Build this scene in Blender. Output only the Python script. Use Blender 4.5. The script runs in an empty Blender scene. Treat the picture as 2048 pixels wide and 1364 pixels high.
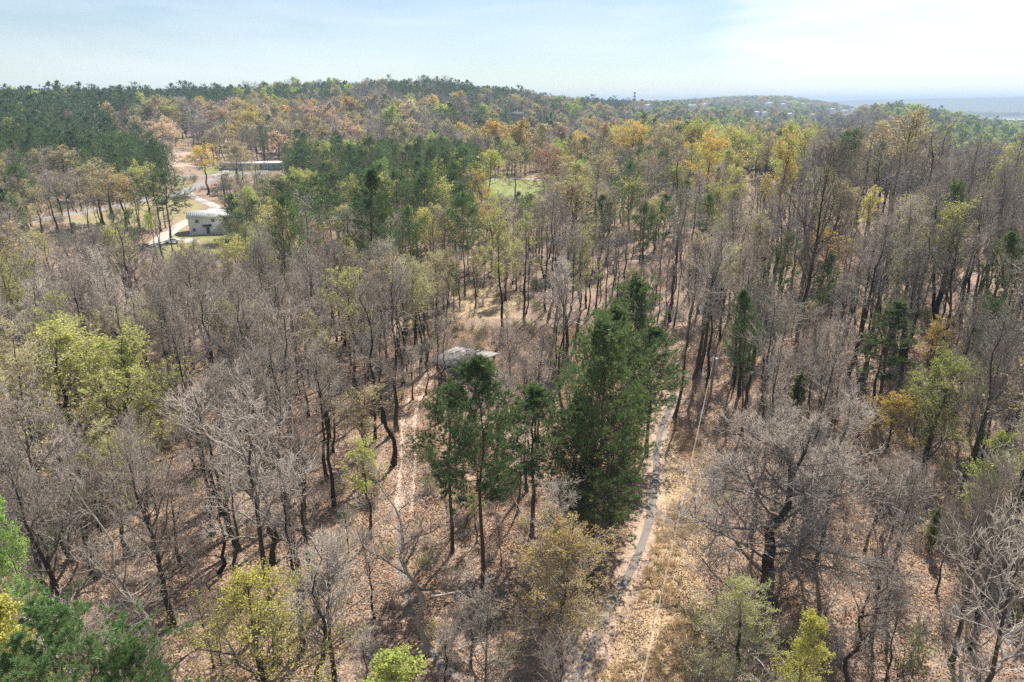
import bpy, math, random
import numpy as np
from mathutils import Vector
R = math.radians
rs = np.random.RandomState(7)
scene = bpy.context.scene
C = scene.collection

# ------------------------------------------------------------------ camera
CAM_H = 42.0
PITCH = R(19.25)
FPX = 1365.0
cam_d = bpy.data.cameras.new('camera')
cam_d.sensor_width = 36.0
cam_d.lens = 36.0 * FPX / 2048.0
cam_d.clip_start = 0.5
cam_d.clip_end = 60000
cam = bpy.data.objects.new('camera', cam_d)
C.objects.link(cam)
cam.location = (0, 0, CAM_H)
cam.rotation_euler = (R(90) - PITCH, 0, 0)
scene.camera = cam

# ------------------------------------------------------------------ sun and sky
SUN_AZ = R(22.0)      # to the right of the view axis
SUN_EL = R(50.0)
sun_d = bpy.data.lights.new('sun', 'SUN')
sun_d.energy = 5.0
sun_d.angle = R(0.53)
sun_d.color = (1.0, 0.94, 0.84)
sun = bpy.data.objects.new('sun', sun_d)
C.objects.link(sun)
sdir = Vector((math.sin(SUN_AZ) * math.cos(SUN_EL), math.cos(SUN_AZ) * math.cos(SUN_EL), math.sin(SUN_EL)))
sun.rotation_euler = sdir.to_track_quat('Z', 'Y').to_euler()
sun.location = (0, 0, 200)

world = bpy.data.worlds.new('World')
scene.world = world
world.use_nodes = True
wt = world.node_tree
wt.nodes.clear()
def wn(t, **kw):
    n = wt.nodes.new(t)
    for k, v in kw.items():
        setattr(n, k, v)
    return n
w_out = wn('ShaderNodeOutputWorld')
w_bg = wn('ShaderNodeBackground')
w_bg.inputs['Strength'].default_value = 0.054
w_sky = wn('ShaderNodeTexSky')
w_sky.sky_type = 'NISHITA'
w_sky.sun_disc = False
w_sky.sun_elevation = SUN_EL
w_sky.sun_rotation = SUN_AZ
w_sky.air_density = 1.0
w_sky.dust_density = 0.0
w_sky.ozone_density = 1.6
w_sky.altitude = 300
# thin high cloud: fibrous streaks everywhere, a bank low on the sun's side
w_tc = wn('ShaderNodeTexCoord')
w_map = wn('ShaderNodeMapping')
w_map.inputs['Scale'].default_value = (1.2, 1.2, 7.0)
w_noise = wn('ShaderNodeTexNoise')
w_noise.inputs['Scale'].default_value = 2.2
w_noise.inputs['Detail'].default_value = 7
w_noise.inputs['Roughness'].default_value = 0.55
w_noise.inputs['Distortion'].default_value = 0.4
w_ramp = wn('ShaderNodeMapRange')
w_ramp.inputs['To Min'].default_value = 0.09
w_ramp.inputs['From Min'].default_value = 0.38
w_ramp.inputs['From Max'].default_value = 0.75
w_ramp.inputs['To Max'].default_value = 0.42
w_dot = wn('ShaderNodeVectorMath', operation='DOT_PRODUCT')
ba, be = R(33), R(4)
w_dot.inputs[1].default_value = (math.sin(ba) * math.cos(be), math.cos(ba) * math.cos(be), math.sin(be))
w_bank = wn('ShaderNodeMapRange', interpolation_type='SMOOTHSTEP')
w_bank.inputs['From Min'].default_value = 0.90
w_bank.inputs['From Max'].default_value = 1.0
w_addn = wn('ShaderNodeMath', operation='MULTIPLY_ADD')
w_addn.inputs[1].default_value = 0.9
w_bank2 = wn('ShaderNodeMapRange', interpolation_type='SMOOTHSTEP')
w_bank2.inputs['From Min'].default_value = 0.85
w_bank2.inputs['From Max'].default_value = 1.45
w_bank2.inputs['To Max'].default_value = 0.6
w_add = wn('ShaderNodeMath', operation='ADD', use_clamp=True)
w_mix = wn('ShaderNodeMix', data_type='RGBA')
w_mix.inputs[7].default_value = (12.2, 12.6, 13.6, 1)
L = wt.links.new
L(w_tc.outputs['Generated'], w_map.inputs['Vector'])
L(w_map.outputs['Vector'], w_noise.inputs['Vector'])
L(w_noise.outputs['Fac'], w_ramp.inputs['Value'])
L(w_tc.outputs['Generated'], w_dot.inputs[0])
L(w_dot.outputs['Value'], w_bank.inputs['Value'])
L(w_noise.outputs['Fac'], w_addn.inputs[0])
L(w_bank.outputs['Result'], w_addn.inputs[2])
L(w_addn.outputs['Value'], w_bank2.inputs['Value'])
L(w_ramp.outputs['Result'], w_add.inputs[0])
L(w_bank2.outputs['Result'], w_add.inputs[1])
L(w_add.outputs['Value'], w_mix.inputs[0])
L(w_sky.outputs['Color'], w_mix.inputs[6])
L(w_mix.outputs[2], w_bg.inputs['Color'])
L(w_bg.outputs['Background'], w_out.inputs['Surface'])

scene.view_settings.view_transform = 'Standard'
scene.view_settings.look = 'None'
scene.view_settings.gamma = 1
scene.view_settings.use_curve_mapping = False
scene.view_settings.exposure = 0.95
scene.render.engine = 'CYCLES'
scene.cycles.max_bounces = 4
scene.cycles.diffuse_bounces = 2
scene.cycles.glossy_bounces = 1
scene.cycles.transmission_bounces = 2
scene.cycles.volume_bounces = 0
scene.cycles.transparent_max_bounces = 4
scene.cycles.use_denoising = False

# ------------------------------------------------------------------ geometry of the view (used to read positions off the place)
CP, SP = math.cos(PITCH), math.sin(PITCH)
def ray(px, py):
    v = py - 682.0
    return np.array([px - 1024.0, FPX * CP - v * SP, -(FPX * SP + v * CP)])
def proj(x, y, z):
    dz = z - CAM_H
    f = y * CP - dz * SP
    v = -(y * SP + dz * CP)
    f = np.where(np.abs(f) < 1e-3, 1e-3, f)
    px = 1024 + FPX * x / f
    py = 682 + FPX * v / f
    bad = f <= 0
    return np.where(bad, -9999, px), np.where(bad, -9999, py)

# ------------------------------------------------------------------ terrain
AZS = [-35.3, -25, -12.6, -6, 1, 10.8, 18.2, 22.4, 28, 32.6, 36.5]
DS = [0, 60, 100, 150, 200, 250, 320, 400, 500, 700, 1000, 1500, 2200, 3500, 5500, 8000, 10500, 13000]
TBL = [
 [0, 0, -1, -2, -1, 0, 3, 8, 16, 27, 30, 26, 20, 0, -10, 20, 60, 40],
 [0, 0, -1, -2, -2, 0, 0, 3, 9, 22, 33, 30, 20, 0, -10, 20, 60, 40],
 [0, 0, -1, -2, -2, -1, -1, 0, 5, 18, 47, 40, 25, 0, -10, 10, 40, 30],
 [0, 0, 0, -1, -1, -1, 0, 0, 5, 16, 49, 45, 25, 0, -10, 10, 40, 30],
 [0, 0, 0, 0, 0, 0, 0, 0, -2, 4, 30, 37, 25, 10, 0, 10, 40, 30],
 [0, 0, 0, 2, 3, 3, 6, 10, 4, -8, -2, 20, 27, 20, 10, 20, 40, 30],
 [0, 0, 1, 4, 7, 9, 9, 8, -1, -12, -10, 4, 12, 58, 20, 20, 40, 30],
 [0, 0, 3, 8, 11, 13, 9, 0, -14, -18, -14, 2, 5, 42, 10, 20, 60, 40],
 [0, 1, 5, 12, 19, 19, 8, -6, -18, -22, -14, 28, -10, -30, -36, -10, 100, 60],
 [0, 0, 5, 11, 15, 11, 0, -10, -18, -20, -18, 0, -22, -38, -36, -10, 130, 80],
 [0, 0, 5, 10, 13, 6, -5, -15, -22, -25, -26, -26, -28, -38, -36, 0, 110, 80],
]
TBL = np.array(TBL, float)
_az_f = np.linspace(-36, 37, 293)
_d_f = np.concatenate([np.arange(0, 600, 10), 600 * 1.03 ** np.arange(0, 106)])
_cols = np.array([np.interp(_d_f, DS, TBL[i]) for i in range(len(AZS))])
_grid = np.array([np.interp(_az_f, AZS, _cols[:, j]) for j in range(len(_d_f))]).T
def _smooth(a, n, axis):
    k = np.hanning(n + 2)[1:-1]; k /= k.sum()
    pad = [(0, 0), (0, 0)]; pad[axis] = (n // 2, n // 2)
    b = np.pad(a, pad, mode='edge')
    return np.apply_along_axis(lambda m: np.convolve(m, k, 'valid'), axis, b)
_grid = _smooth(_smooth(_grid, 17, 0), 9, 1)
_back = np.interp(_d_f, [0, 500, 1500, 3000, 13000], [0, 5, 25, 10, 40])
def hills(x, y):
    return (1.3 * np.sin(x / 31 + 1.0) * np.sin(y / 37 + 2.1) + 0.5 * np.sin(x / 11 + .4 + y / 29) * np.sin(y / 13 + 1)
            + 0.12 * np.sin(x / 2.3 + y / 5) * np.sin(y / 2.9 - x / 7))
def terrain(x, y):
    x = np.asarray(x, float); y = np.asarray(y, float)
    d = np.hypot(x, y)
    az = np.degrees(np.arctan2(x, y))
    ai = np.clip((az + 36) / 0.25, 0, 291.999)
    dj = np.interp(d, _d_f, np.arange(len(_d_f)))
    dj = np.clip(dj, 0, len(_d_f) - 1.001)
    i0 = ai.astype(int); j0 = dj.astype(int)
    fa = ai - i0; fd = dj - j0
    z = (_grid[i0, j0] * (1 - fa) * (1 - fd) + _grid[i0 + 1, j0] * fa * (1 - fd)
         + _grid[i0, j0 + 1] * (1 - fa) * fd + _grid[i0 + 1, j0 + 1] * fa * fd)
    w = np.clip((np.abs(az) - 55) / 60, 0, 1); w = w * w * (3 - 2 * w)
    z = z * (1 - w) + np.interp(d, _d_f, _back) * w
    big = np.clip((d - 900) / 2500, 0, 1)
    z = z + hills(x, y) * np.clip(1.15 - big, 0.15, 1)
    z = z + big * (9 * np.sin(x / 420 + 1) * np.sin(y / 530 + x / 900) + 4 * np.sin(x / 170) * np.sin(y / 210 + 1)) * np.clip((d - 2600) / 3000, 0.25, 1) \
        * np.where((az > 26) & (d < 6500) & (d > 2600), 0.2, 1)
    far = np.clip((d - 7000) / 3000, 0, 1)
    z = z + far * (32 * np.sin(x / 1300 + 2.0) + 18 * np.sin(x / 610 + .5))
    return z
def ground_pt(px, py):
    r = ray(px, py)
    s = np.concatenate([np.arange(20, 600, 1.0), 600 * 1.004 ** np.arange(0, 700)]) / np.hypot(r[0], r[1])
    X = r[0] * s; Y = r[1] * s; Z = CAM_H + r[2] * s
    g = Z - terrain(X, Y)
    k = np.argmax(g < 0)
    if g[k] >= 0: k = len(s) - 1
    a, b = s[k - 1], s[k]
    for _ in range(12):
        m = (a + b) / 2
        if CAM_H + r[2] * m - terrain(r[0] * m, r[1] * m) < 0: b = m
        else: a = m
    x, y = r[0] * a, r[1] * a
    return np.array([x, y, float(terrain(x, y))])
def at_base_top(bx, by, ty):
    p = ground_pt(bx, by)
    # height so that the top of a vertical tree shows at row ty
    lo, hi = 0.5, 60
    for _ in range(30):
        m = (lo + hi) / 2
        if proj(p[0], p[1], p[2] + m)[1] > ty: lo = m
        else: hi = m
    return p, lo
def at_top(px, ty, h, dmin=12):
    r = ray(px, ty)
    s = np.concatenate([np.arange(12, 600, 1.0), 600 * 1.004 ** np.arange(0, 500)]); s = s[s >= dmin] / np.hypot(r[0], r[1])
    X = r[0] * s; Y = r[1] * s; Z = CAM_H + r[2] * s
    g = Z - terrain(X, Y) - h
    k = int(np.argmax(g < 0))
    if g[k] >= 0: k = int(np.argmin(g))
    return np.array([X[k], Y[k], float(terrain(X[k], Y[k]))])
def in_poly(px, py, poly):
    px = np.asarray(px, float); py = np.asarray(py, float)
    inside = np.zeros(px.shape, bool)
    n = len(poly)
    for i in range(n):
        x1, y1 = poly[i]; x2, y2 = poly[(i + 1) % n]
        c = ((y1 > py) != (y2 > py)) & (px < (x2 - x1) * (py - y1) / (y2 - y1 + 1e-9) + x1)
        inside ^= c
    return inside

# ------------------------------------------------------------------ materials
def new_mat(name):
    m = bpy.data.materials.new(name); m.use_nodes = True
    m.node_tree.nodes.clear()
    return m, m.node_tree
def simple(name, col, rough=0.8, noise=0.25, scale=3.0, metallic=0.0, spec=0.3, bump=0.0, coords='Object'):
    m, t = new_mat(name)
    o = t.nodes.new('ShaderNodeOutputMaterial'); b = t.nodes.new('ShaderNodeBsdfPrincipled')
    tc = t.nodes.new('ShaderNodeTexCoord'); n = t.nodes.new('ShaderNodeTexNoise')
    n.inputs['Scale'].default_value = scale; n.inputs['Detail'].default_value = 5
    mr = t.nodes.new('ShaderNodeMapRange'); mr.inputs['To Min'].default_value = 1 - noise; mr.inputs['To Max'].default_value = 1 + noise
    mx = t.nodes.new('ShaderNodeVectorMath'); mx.operation = 'SCALE'; mx.inputs[0].default_value = col[:3]
    t.links.new(tc.outputs[coords], n.inputs['Vector']); t.links.new(n.outputs['Fac'], mr.inputs['Value'])
    t.links.new(mr.outputs['Result'], mx.inputs['Scale']); t.links.new(mx.outputs['Vector'], b.inputs['Base Color'])
    b.inputs['Roughness'].default_value = rough; b.inputs['Metallic'].default_value = metallic
    b.inputs['Specular IOR Level'].default_value = spec
    if bump:
        bp = t.nodes.new('ShaderNodeBump'); bp.inputs['Strength'].default_value = bump; bp.inputs['Distance'].default_value = 0.05
        t.links.new(n.outputs['Fac'], bp.inputs['Height']); t.links.new(bp.outputs['Normal'], b.inputs['Normal'])
    t.links.new(b.outputs['BSDF'], o.inputs['Surface'])
    return m
def bark_mat(name, c1, c2, var=0.35):
    """bark: streaky along the stem, a shade of its own for every tree"""
    m, t = new_mat(name)
    o = t.nodes.new('ShaderNodeOutputMaterial'); b = t.nodes.new('ShaderNodeBsdfDiffuse')
    tc = t.nodes.new('ShaderNodeTexCoord'); mp = t.nodes.new('ShaderNodeMapping'); mp.inputs['Scale'].default_value = (3, 3, .8)
    n = t.nodes.new('ShaderNodeTexNoise'); n.inputs['Scale'].default_value = 3.0; n.inputs['Detail'].default_value = 4
    oi = t.nodes.new('ShaderNodeObjectInfo')
    mix = t.nodes.new('ShaderNodeMix'); mix.data_type = 'RGBA'
    mix.inputs[6].default_value = (*c1, 1); mix.inputs[7].default_value = (*c2, 1)
    add = t.nodes.new('ShaderNodeMapRange'); add.inputs['From Min'].default_value = .3; add.inputs['From Max'].default_value = .7
    mr = t.nodes.new('ShaderNodeMapRange'); mr.inputs['To Min'].default_value = 1 - var; mr.inputs['To Max'].default_value = 1 + var
    sc = t.nodes.new('ShaderNodeVectorMath'); sc.operation = 'SCALE'
    t.links.new(tc.outputs['Object'], mp.inputs['Vector']); t.links.new(mp.outputs['Vector'], n.inputs['Vector'])
    t.links.new(n.outputs['Fac'], add.inputs['Value'])
    wr = t.nodes.new('ShaderNodeTexWhiteNoise'); wr.noise_dimensions = '1D'; t.links.new(oi.outputs['Random'], wr.inputs['W'])
    ma = t.nodes.new('ShaderNodeMix'); ma.data_type = 'FLOAT'; ma.inputs[0].default_value = .6
    t.links.new(add.outputs['Result'], ma.inputs[2]); t.links.new(wr.outputs['Value'], ma.inputs[3]); t.links.new(ma.outputs[0], mix.inputs[0])
    t.links.new(oi.outputs['Random'], mr.inputs['Value'])
    t.links.new(mix.outputs[2], sc.inputs[0]); t.links.new(mr.outputs['Result'], sc.inputs['Scale'])
    t.links.new(sc.outputs['Vector'], b.inputs['Color']); t.links.new(b.outputs['BSDF'], o.inputs['Surface'])
    return m
def leaf_mat(name, c, trans=0.45, var=0.25, hue=0.02, gloss=0.0):
    m, t = new_mat(name)
    o = t.nodes.new('ShaderNodeOutputMaterial')
    d = t.nodes.new('ShaderNodeBsdfDiffuse'); tr = t.nodes.new('ShaderNodeBsdfTranslucent'); mx = t.nodes.new('ShaderNodeMixShader')
    mx.inputs[0].default_value = trans
    oi = t.nodes.new('ShaderNodeObjectInfo'); gm = t.nodes.new('ShaderNodeNewGeometry')
    hs = t.nodes.new('ShaderNodeHueSaturation'); hs.inputs['Color'].default_value = (*c, 1)
    m1 = t.nodes.new('ShaderNodeMapRange'); m1.inputs['To Min'].default_value = .5 - hue; m1.inputs['To Max'].default_value = .5 + hue
    m2 = t.nodes.new('ShaderNodeMapRange'); m2.inputs['To Min'].default_value = 1 - var; m2.inputs['To Max'].default_value = 1 + var
    m3 = t.nodes.new('ShaderNodeMapRange'); m3.inputs['To Min'].default_value = .72; m3.inputs['To Max'].default_value = 1.28
    mm = t.nodes.new('ShaderNodeMath'); mm.operation = 'MULTIPLY'
    t.links.new(oi.outputs['Random'], m1.inputs['Value']); t.links.new(m1.outputs['Result'], hs.inputs['Hue'])
    wn_ = t.nodes.new('ShaderNodeTexWhiteNoise'); wn_.noise_dimensions = '1D'
    t.links.new(oi.outputs['Random'], wn_.inputs['W']); t.links.new(wn_.outputs['Value'], m2.inputs['Value'])
    t.links.new(gm.outputs['Random Per Island'], m3.inputs['Value'])
    t.links.new(m2.outputs['Result'], mm.inputs[0]); t.links.new(m3.outputs['Result'], mm.inputs[1])
    t.links.new(mm.outputs['Value'], hs.inputs['Value'])
    t.links.new(hs.outputs['Color'], d.inputs['Color']); t.links.new(hs.outputs['Color'], tr.inputs['Color'])
    t.links.new(d.outputs['BSDF'], mx.inputs[1]); t.links.new(tr.outputs['BSDF'], mx.inputs[2])
    if gloss:
        g = t.nodes.new('ShaderNodeBsdfGlossy'); g.inputs['Roughness'].default_value = .35
        m4 = t.nodes.new('ShaderNodeMixShader'); m4.inputs[0].default_value = gloss
        t.links.new(mx.outputs['Shader'], m4.inputs[1]); t.links.new(g.outputs['BSDF'], m4.inputs[2])
        t.links.new(m4.outputs['Shader'], o.inputs['Surface'])
    else:
        t.links.new(mx.outputs['Shader'], o.inputs['Surface'])
    return m
M = {}
M['bark'] = bark_mat('grey_brown_bark', (.028, .022, .018), (.085, .07, .057))
M['twig'] = bark_mat('grey_twigs', (.19, .152, .133), (.55, .50, .43), .4)
M['limb'] = bark_mat('sunlit_grey_limbs', (.10, .08, .065), (.34, .31, .27), .3)  # paler than the trunk: sun caught by upper boughs is put into the colour
M['pale_bark'] = bark_mat('pale_bark', (.24, .21, .17), (.42, .39, .33), .15)
M['pine_bark'] = bark_mat('pine_bark', (.09, .06, .045), (.16, .11, .085), .2)
M['needle'] = leaf_mat('pine_needles', (.13, .20, .068), .42, .22, .018, .03)
M['needle_dark'] = leaf_mat('dark_pine_needles', (.11, .17, .065), .4, .22, .015, .03)
M['cedar'] = leaf_mat('bright_cedar_foliage', (.14, .20, .035), .4, .1, .01)
LEAFC = {
 'tan': (.46, .40, .23), 'olive': (.47, .47, .16), 'gold': (.62, .47, .13), 'orange': (.60, .46, .30),
 'lime': (.48, .54, .14), 'green': (.33, .48, .10), 'rust': (.44, .29, .20), 'yellow': (.60, .58, .13), 'bronze': (.47, .37, .14), 'pale': (.60, .60, .20),
}
for k_, c_ in LEAFC.items():
    M[k_] = leaf_mat(k_ + '_young_leaves', c_, .45, .15, .012)

def ground_material():
    m, t = new_mat('forest_floor')
    N = t.nodes.new; Lk = t.links.new
    o = N('ShaderNodeOutputMaterial'); b = N('ShaderNodeBsdfPrincipled')
    b.inputs['Roughness'].default_value = .9; b.inputs['Specular IOR Level'].default_value = .15
    tc = N('ShaderNodeTexCoord')
    def noise(scale, det=6, rough=.6):
        n = N('ShaderNodeTexNoise'); n.inputs['Scale'].default_value = scale; n.inputs['Detail'].default_value = det
        n.inputs['Roughness'].default_value = rough; Lk(tc.outputs['Object'], n.inputs['Vector']); return n.outputs['Fac']
    def ramp(fac, stops):
        r = N('ShaderNodeValToRGB'); e = r.color_ramp.elements
        e[0].position, e[0].color = stops[0][0], (*stops[0][1], 1)
        e[1].position, e[1].color = stops[-1][0], (*stops[-1][1], 1)
        for p, c in stops[1:-1]:
            x = e.new(p); x.color = (*c, 1)
        Lk(fac, r.inputs['Fac']); return r.outputs['Color']
    def mix(f, a, bb):
        x = N('ShaderNodeMix'); x.data_type = 'RGBA'
        if hasattr(f, 'links') or not isinstance(f, float): Lk(f, x.inputs[0])
        else: x.inputs[0].default_value = f
        Lk(a, x.inputs[6]); Lk(bb, x.inputs[7]); return x.outputs[2]
    vo = N('ShaderNodeTexVoronoi'); vo.inputs['Scale'].default_value = 5.5; Lk(tc.outputs['Object'], vo.inputs['Vector'])
    sep = N('ShaderNodeSeparateColor'); Lk(vo.outputs['Color'], sep.inputs['Color'])
    leaves = ramp(sep.outputs[0], [(0, (.11, .07, .05)), (.3, (.23, .155, .115)), (.65, (.32, .225, .17)), (.9, (.46, .35, .27)), (1, (.60, .49, .39))])
    patch = ramp(noise(.18), [(.3, (.19, .13, .095)), (.5, (.29, .205, .155)), (.7, (.38, .28, .205))])
    litter = mix(.45, leaves, patch)
    soil = ramp(noise(1.3), [(.35, (.16, .11, .08)), (.7, (.34, .25, .17))])
    sf = N('ShaderNodeMapRange'); sf.inputs['From Min'].default_value = .52; sf.inputs['From Max'].default_value = .68; sf.inputs['To Max'].default_value = .6
    Lk(noise(.55, 5), sf.inputs['Value']); litter = mix(sf.outputs['Result'], litter, soil)
    grass = ramp(noise(.35), [(.3, (.13, .14, .05)), (.5, (.20, .23, .07)), (.7, (.32, .31, .14))])
    straw = ramp(noise(3.0), [(.3, (.24, .17, .10)), (.55, (.45, .34, .20)), (.75, (.55, .44, .28))])
    dirt = ramp(noise(2.0), [(.3, (.38, .27, .20)), (.7, (.55, .42, .33))])
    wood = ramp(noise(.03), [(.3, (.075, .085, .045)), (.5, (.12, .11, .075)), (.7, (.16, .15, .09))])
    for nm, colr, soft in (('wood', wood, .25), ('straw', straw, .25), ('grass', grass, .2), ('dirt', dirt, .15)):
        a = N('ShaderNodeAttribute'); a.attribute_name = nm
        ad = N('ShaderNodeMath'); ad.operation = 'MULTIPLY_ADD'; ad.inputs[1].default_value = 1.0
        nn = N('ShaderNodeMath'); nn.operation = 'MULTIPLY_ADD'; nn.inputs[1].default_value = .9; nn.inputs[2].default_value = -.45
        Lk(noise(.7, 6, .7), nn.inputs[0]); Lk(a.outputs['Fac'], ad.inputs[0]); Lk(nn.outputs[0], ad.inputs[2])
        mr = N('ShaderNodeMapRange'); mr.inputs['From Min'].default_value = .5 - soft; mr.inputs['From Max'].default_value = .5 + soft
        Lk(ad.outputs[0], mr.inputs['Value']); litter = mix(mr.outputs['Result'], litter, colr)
    Lk(litter, b.inputs['Base Color'])
    bp = N('ShaderNodeBump'); bp.inputs['Strength'].default_value = .7; bp.inputs['Distance'].default_value = .12
    Lk(vo.outputs['Distance'], bp.inputs['Height']); Lk(bp.outputs['Normal'], b.inputs['Normal'])
    Lk(b.outputs['BSDF'], o.inputs['Surface'])
    return m
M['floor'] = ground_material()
M['asphalt'] = simple('worn_pale_asphalt', (.28, .27, .27), 1.0, .25, .8, spec=.05)
M['gravel'] = simple('pale_gravel', (.40, .365, .335), .9, .2, 1.2, bump=.3)
M['path'] = simple('grey_path_surface', (.215, .19, .175), 1.0, .25, 1.5, spec=0)
M['rut'] = simple('dry_dirt_rut', (.47, .35, .275), .95, .22, 1.6, bump=.4)

# ------------------------------------------------------------------ mesh helpers
def mk_mesh(name, V, polys, mats=(), smooth=False, attrs=None):
    """polys: list of (int array M x k, material index)"""
    me = bpy.data.meshes.new(name)
    V = np.asarray(V, np.float32)
    polys = [(np.asarray(f, np.int32), mi) for f, mi in polys if len(f)]
    me.vertices.add(len(V)); me.vertices.foreach_set('co', V.ravel())
    li = np.concatenate([f.ravel() for f, _ in polys])
    tot = np.concatenate([np.full(len(f), f.shape[1], np.int32) for f, _ in polys])
    st = np.concatenate([[0], np.cumsum(tot)[:-1]]).astype(np.int32)
    me.loops.add(len(li)); me.loops.foreach_set('vertex_index', li)
    me.polygons.add(len(tot)); me.polygons.foreach_set('loop_start', st)
    mi = np.concatenate([np.full(len(f), m_, np.int32) for f, m_ in polys])
    me.polygons.foreach_set('material_index', mi)
    if smooth: me.polygons.foreach_set('use_smooth', np.ones(len(tot), bool))
    if attrs:
        for k, a in attrs.items():
            at = me.attributes.new(k, 'FLOAT', 'POINT'); at.data.foreach_set('value', np.asarray(a, np.float32))
    for m_ in mats: me.materials.append(m_)
    me.update(calc_edges=True)
    return me
def link(name, me, parent=None, loc=None, rot=None, scale=None):
    o = bpy.data.objects.new(name, me); C.objects.link(o)
    if parent is not None: o.parent = parent
    if loc is not None: o.location = loc
    if rot is not None: o.rotation_euler = rot
    if scale is not None: o.scale = scale
    return o
def thing(name, label, cat, loc=(0, 0, 0), rotz=0, group=None):
    o = bpy.data.objects.new(name, None); C.objects.link(o)
    o.empty_display_size = .5
    o.location = loc; o.rotation_euler = (0, 0, rotz); o['label'] = label; o['category'] = cat
    if group: o['group'] = group
    return o
def tag(o, label, cat, group=None):
    o['label'] = label; o['category'] = cat
    if group: o['group'] = group
    return o
class Geo:
    def __init__(self): self.V = []; self.F = []; self.n = 0
    def add(self, V, F, mi=0):
        V = np.asarray(V, float).reshape(-1, 3)
        self.V.append(V)
        self.F.append((np.asarray(F) + self.n, mi)); self.n += len(V)
        return self
    def box(self, x0, x1, y0, y1, z0, z1, mi=0):
        v = [(x, y, z) for z in (z0, z1) for y in (y0, y1) for x in (x0, x1)]
        return self.add(v, [(0, 2, 3, 1), (4, 5, 7, 6), (0, 1, 5, 4), (2, 6, 7, 3), (0, 4, 6, 2), (1, 3, 7, 5)], mi)
    def mesh(self, name, mats, smooth=False):
        tr = [(f, m) for f, m in self.F]
        return mk_mesh(name, np.concatenate(self.V), tr, mats, smooth)
def tubes(P, Rr, sides, cap=False):
    """P (N,K,3), Rr (N,K) -> verts, quads"""
    N, K, _ = P.shape
    T = np.empty_like(P)
    T[:, 1:-1] = P[:, 2:] - P[:, :-2]; T[:, 0] = P[:, 1] - P[:, 0]; T[:, -1] = P[:, -1] - P[:, -2]
    T /= np.linalg.norm(T, axis=2, keepdims=True) + 1e-9
    d = P[:, -1] - P[:, 0]
    ax = np.argmin(np.abs(d), axis=1); ref = np.eye(3)[ax]
    ref = np.repeat(ref[:, None], K, 1)
    U = np.cross(T, ref); U /= np.linalg.norm(U, axis=2, keepdims=True) + 1e-9
    W = np.cross(T, U)
    a = np.arange(sides) * 2 * math.pi / sides
    V = P[:, :, None] + Rr[:, :, None, None] * (U[:, :, None] * np.cos(a)[None, None, :, None] + W[:, :, None] * np.sin(a)[None, None, :, None])
    base = (np.arange(N)[:, None, None] * K + np.arange(K - 1)[None, :, None]) * sides + np.arange(sides)[None, None, :]
    nx = (np.arange(sides) + 1) % sides - np.arange(sides)
    b2 = base + nx[None, None, :]
    F = np.stack([base, b2, b2 + sides, base + sides], -1).reshape(-1, 4)
    return V.reshape(-1, 3), F
def spikes(A, B, r):
    """thin three-sided twigs from A to a point at B"""
    N = len(A); T = B - A; T /= np.linalg.norm(T, axis=1, keepdims=True) + 1e-9
    ref = np.eye(3)[np.argmin(np.abs(T), axis=1)]
    U = np.cross(T, ref); U /= np.linalg.norm(U, axis=1, keepdims=True); W = np.cross(T, U)
    r = np.broadcast_to(np.asarray(r, float), (N,))[:, None]
    vs = [A + r * (U * math.cos(a) + W * math.sin(a)) for a in (0, 2.094, 4.189)] + [B]
    V = np.stack(vs, 1).reshape(-1, 3)
    b = np.arange(N)[:, None] * 4
    F = np.concatenate([b + np.array([[0, 1, 3]]), b + np.array([[1, 2, 3]]), b + np.array([[2, 0, 3]])])
    return V, F
def slivers(rng, A, B, w):
    """flat one-triangle twigs or needles"""
    N = len(A); T = B - A
    Q = rng.normal(size=(N, 3)); U = np.cross(T, Q); U /= np.linalg.norm(U, axis=1, keepdims=True) + 1e-9
    w = np.broadcast_to(np.asarray(w, float), (N,))[:, None]
    V = np.stack([A - U * w / 2, A + U * w / 2, B], 1).reshape(-1, 3)
    return V, np.arange(N * 3).reshape(-1, 3)
def diamonds(rng, c, s, flat=0.0):
    N = len(c)
    a = rng.normal(size=(N, 3)); a[:, 2] *= (1 - flat); a /= np.linalg.norm(a, axis=1, keepdims=True)
    q = rng.normal(size=(N, 3)); b = np.cross(a, q); b /= np.linalg.norm(b, axis=1, keepdims=True)
    s = np.broadcast_to(np.asarray(s, float), (N,))[:, None]
    V = np.stack([c - a * s * .6, c - b * s * .38, c + a * s * .6, c + b * s * .38], 1).reshape(-1, 3)
    return V, np.arange(N * 4).reshape(-1, 4)
def polyl(rng, org, dirs, Ln, k, wander, trop):
    N = len(org); P = np.zeros((N, k + 1, 3)); P[:, 0] = org; d = dirs.copy()
    for i in range(1, k + 1):
        d = d + rng.normal(0, wander, (N, 3)); d[:, 2] += trop
        d /= np.linalg.norm(d, axis=1, keepdims=True)
        P[:, i] = P[:, i - 1] + d * (Ln / k)[:, None]
    return P
def spawn(rng, P, Rr, per, t0, t1, amin, amax, up=0.0):
    N, K, _ = P.shape
    idx = np.repeat(np.arange(N), per)
    t = (np.tile(np.arange(per), N) + rng.rand(N * per)) / per
    t = t0 + (t1 - t0) * t
    s = t * (K - 1); i = np.minimum(s.astype(int), K - 2); f = (s - i)[:, None]
    p = P[idx, i] * (1 - f) + P[idx, i + 1] * f
    r = Rr[idx, i] * (1 - f[:, 0]) + Rr[idx, i + 1] * f[:, 0]
    T = P[idx, i + 1] - P[idx, i]; T /= np.linalg.norm(T, axis=1, keepdims=True) + 1e-9
    q = rng.normal(size=(N * per, 3)); q[:, 2] += up
    n = q - T * (q * T).sum(1, keepdims=True); n /= np.linalg.norm(n, axis=1, keepdims=True) + 1e-9
    a = np.radians(rng.uniform(amin, amax, N * per))[:, None]
    return p, T * np.cos(a) + n * np.sin(a), t, idx, r
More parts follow.
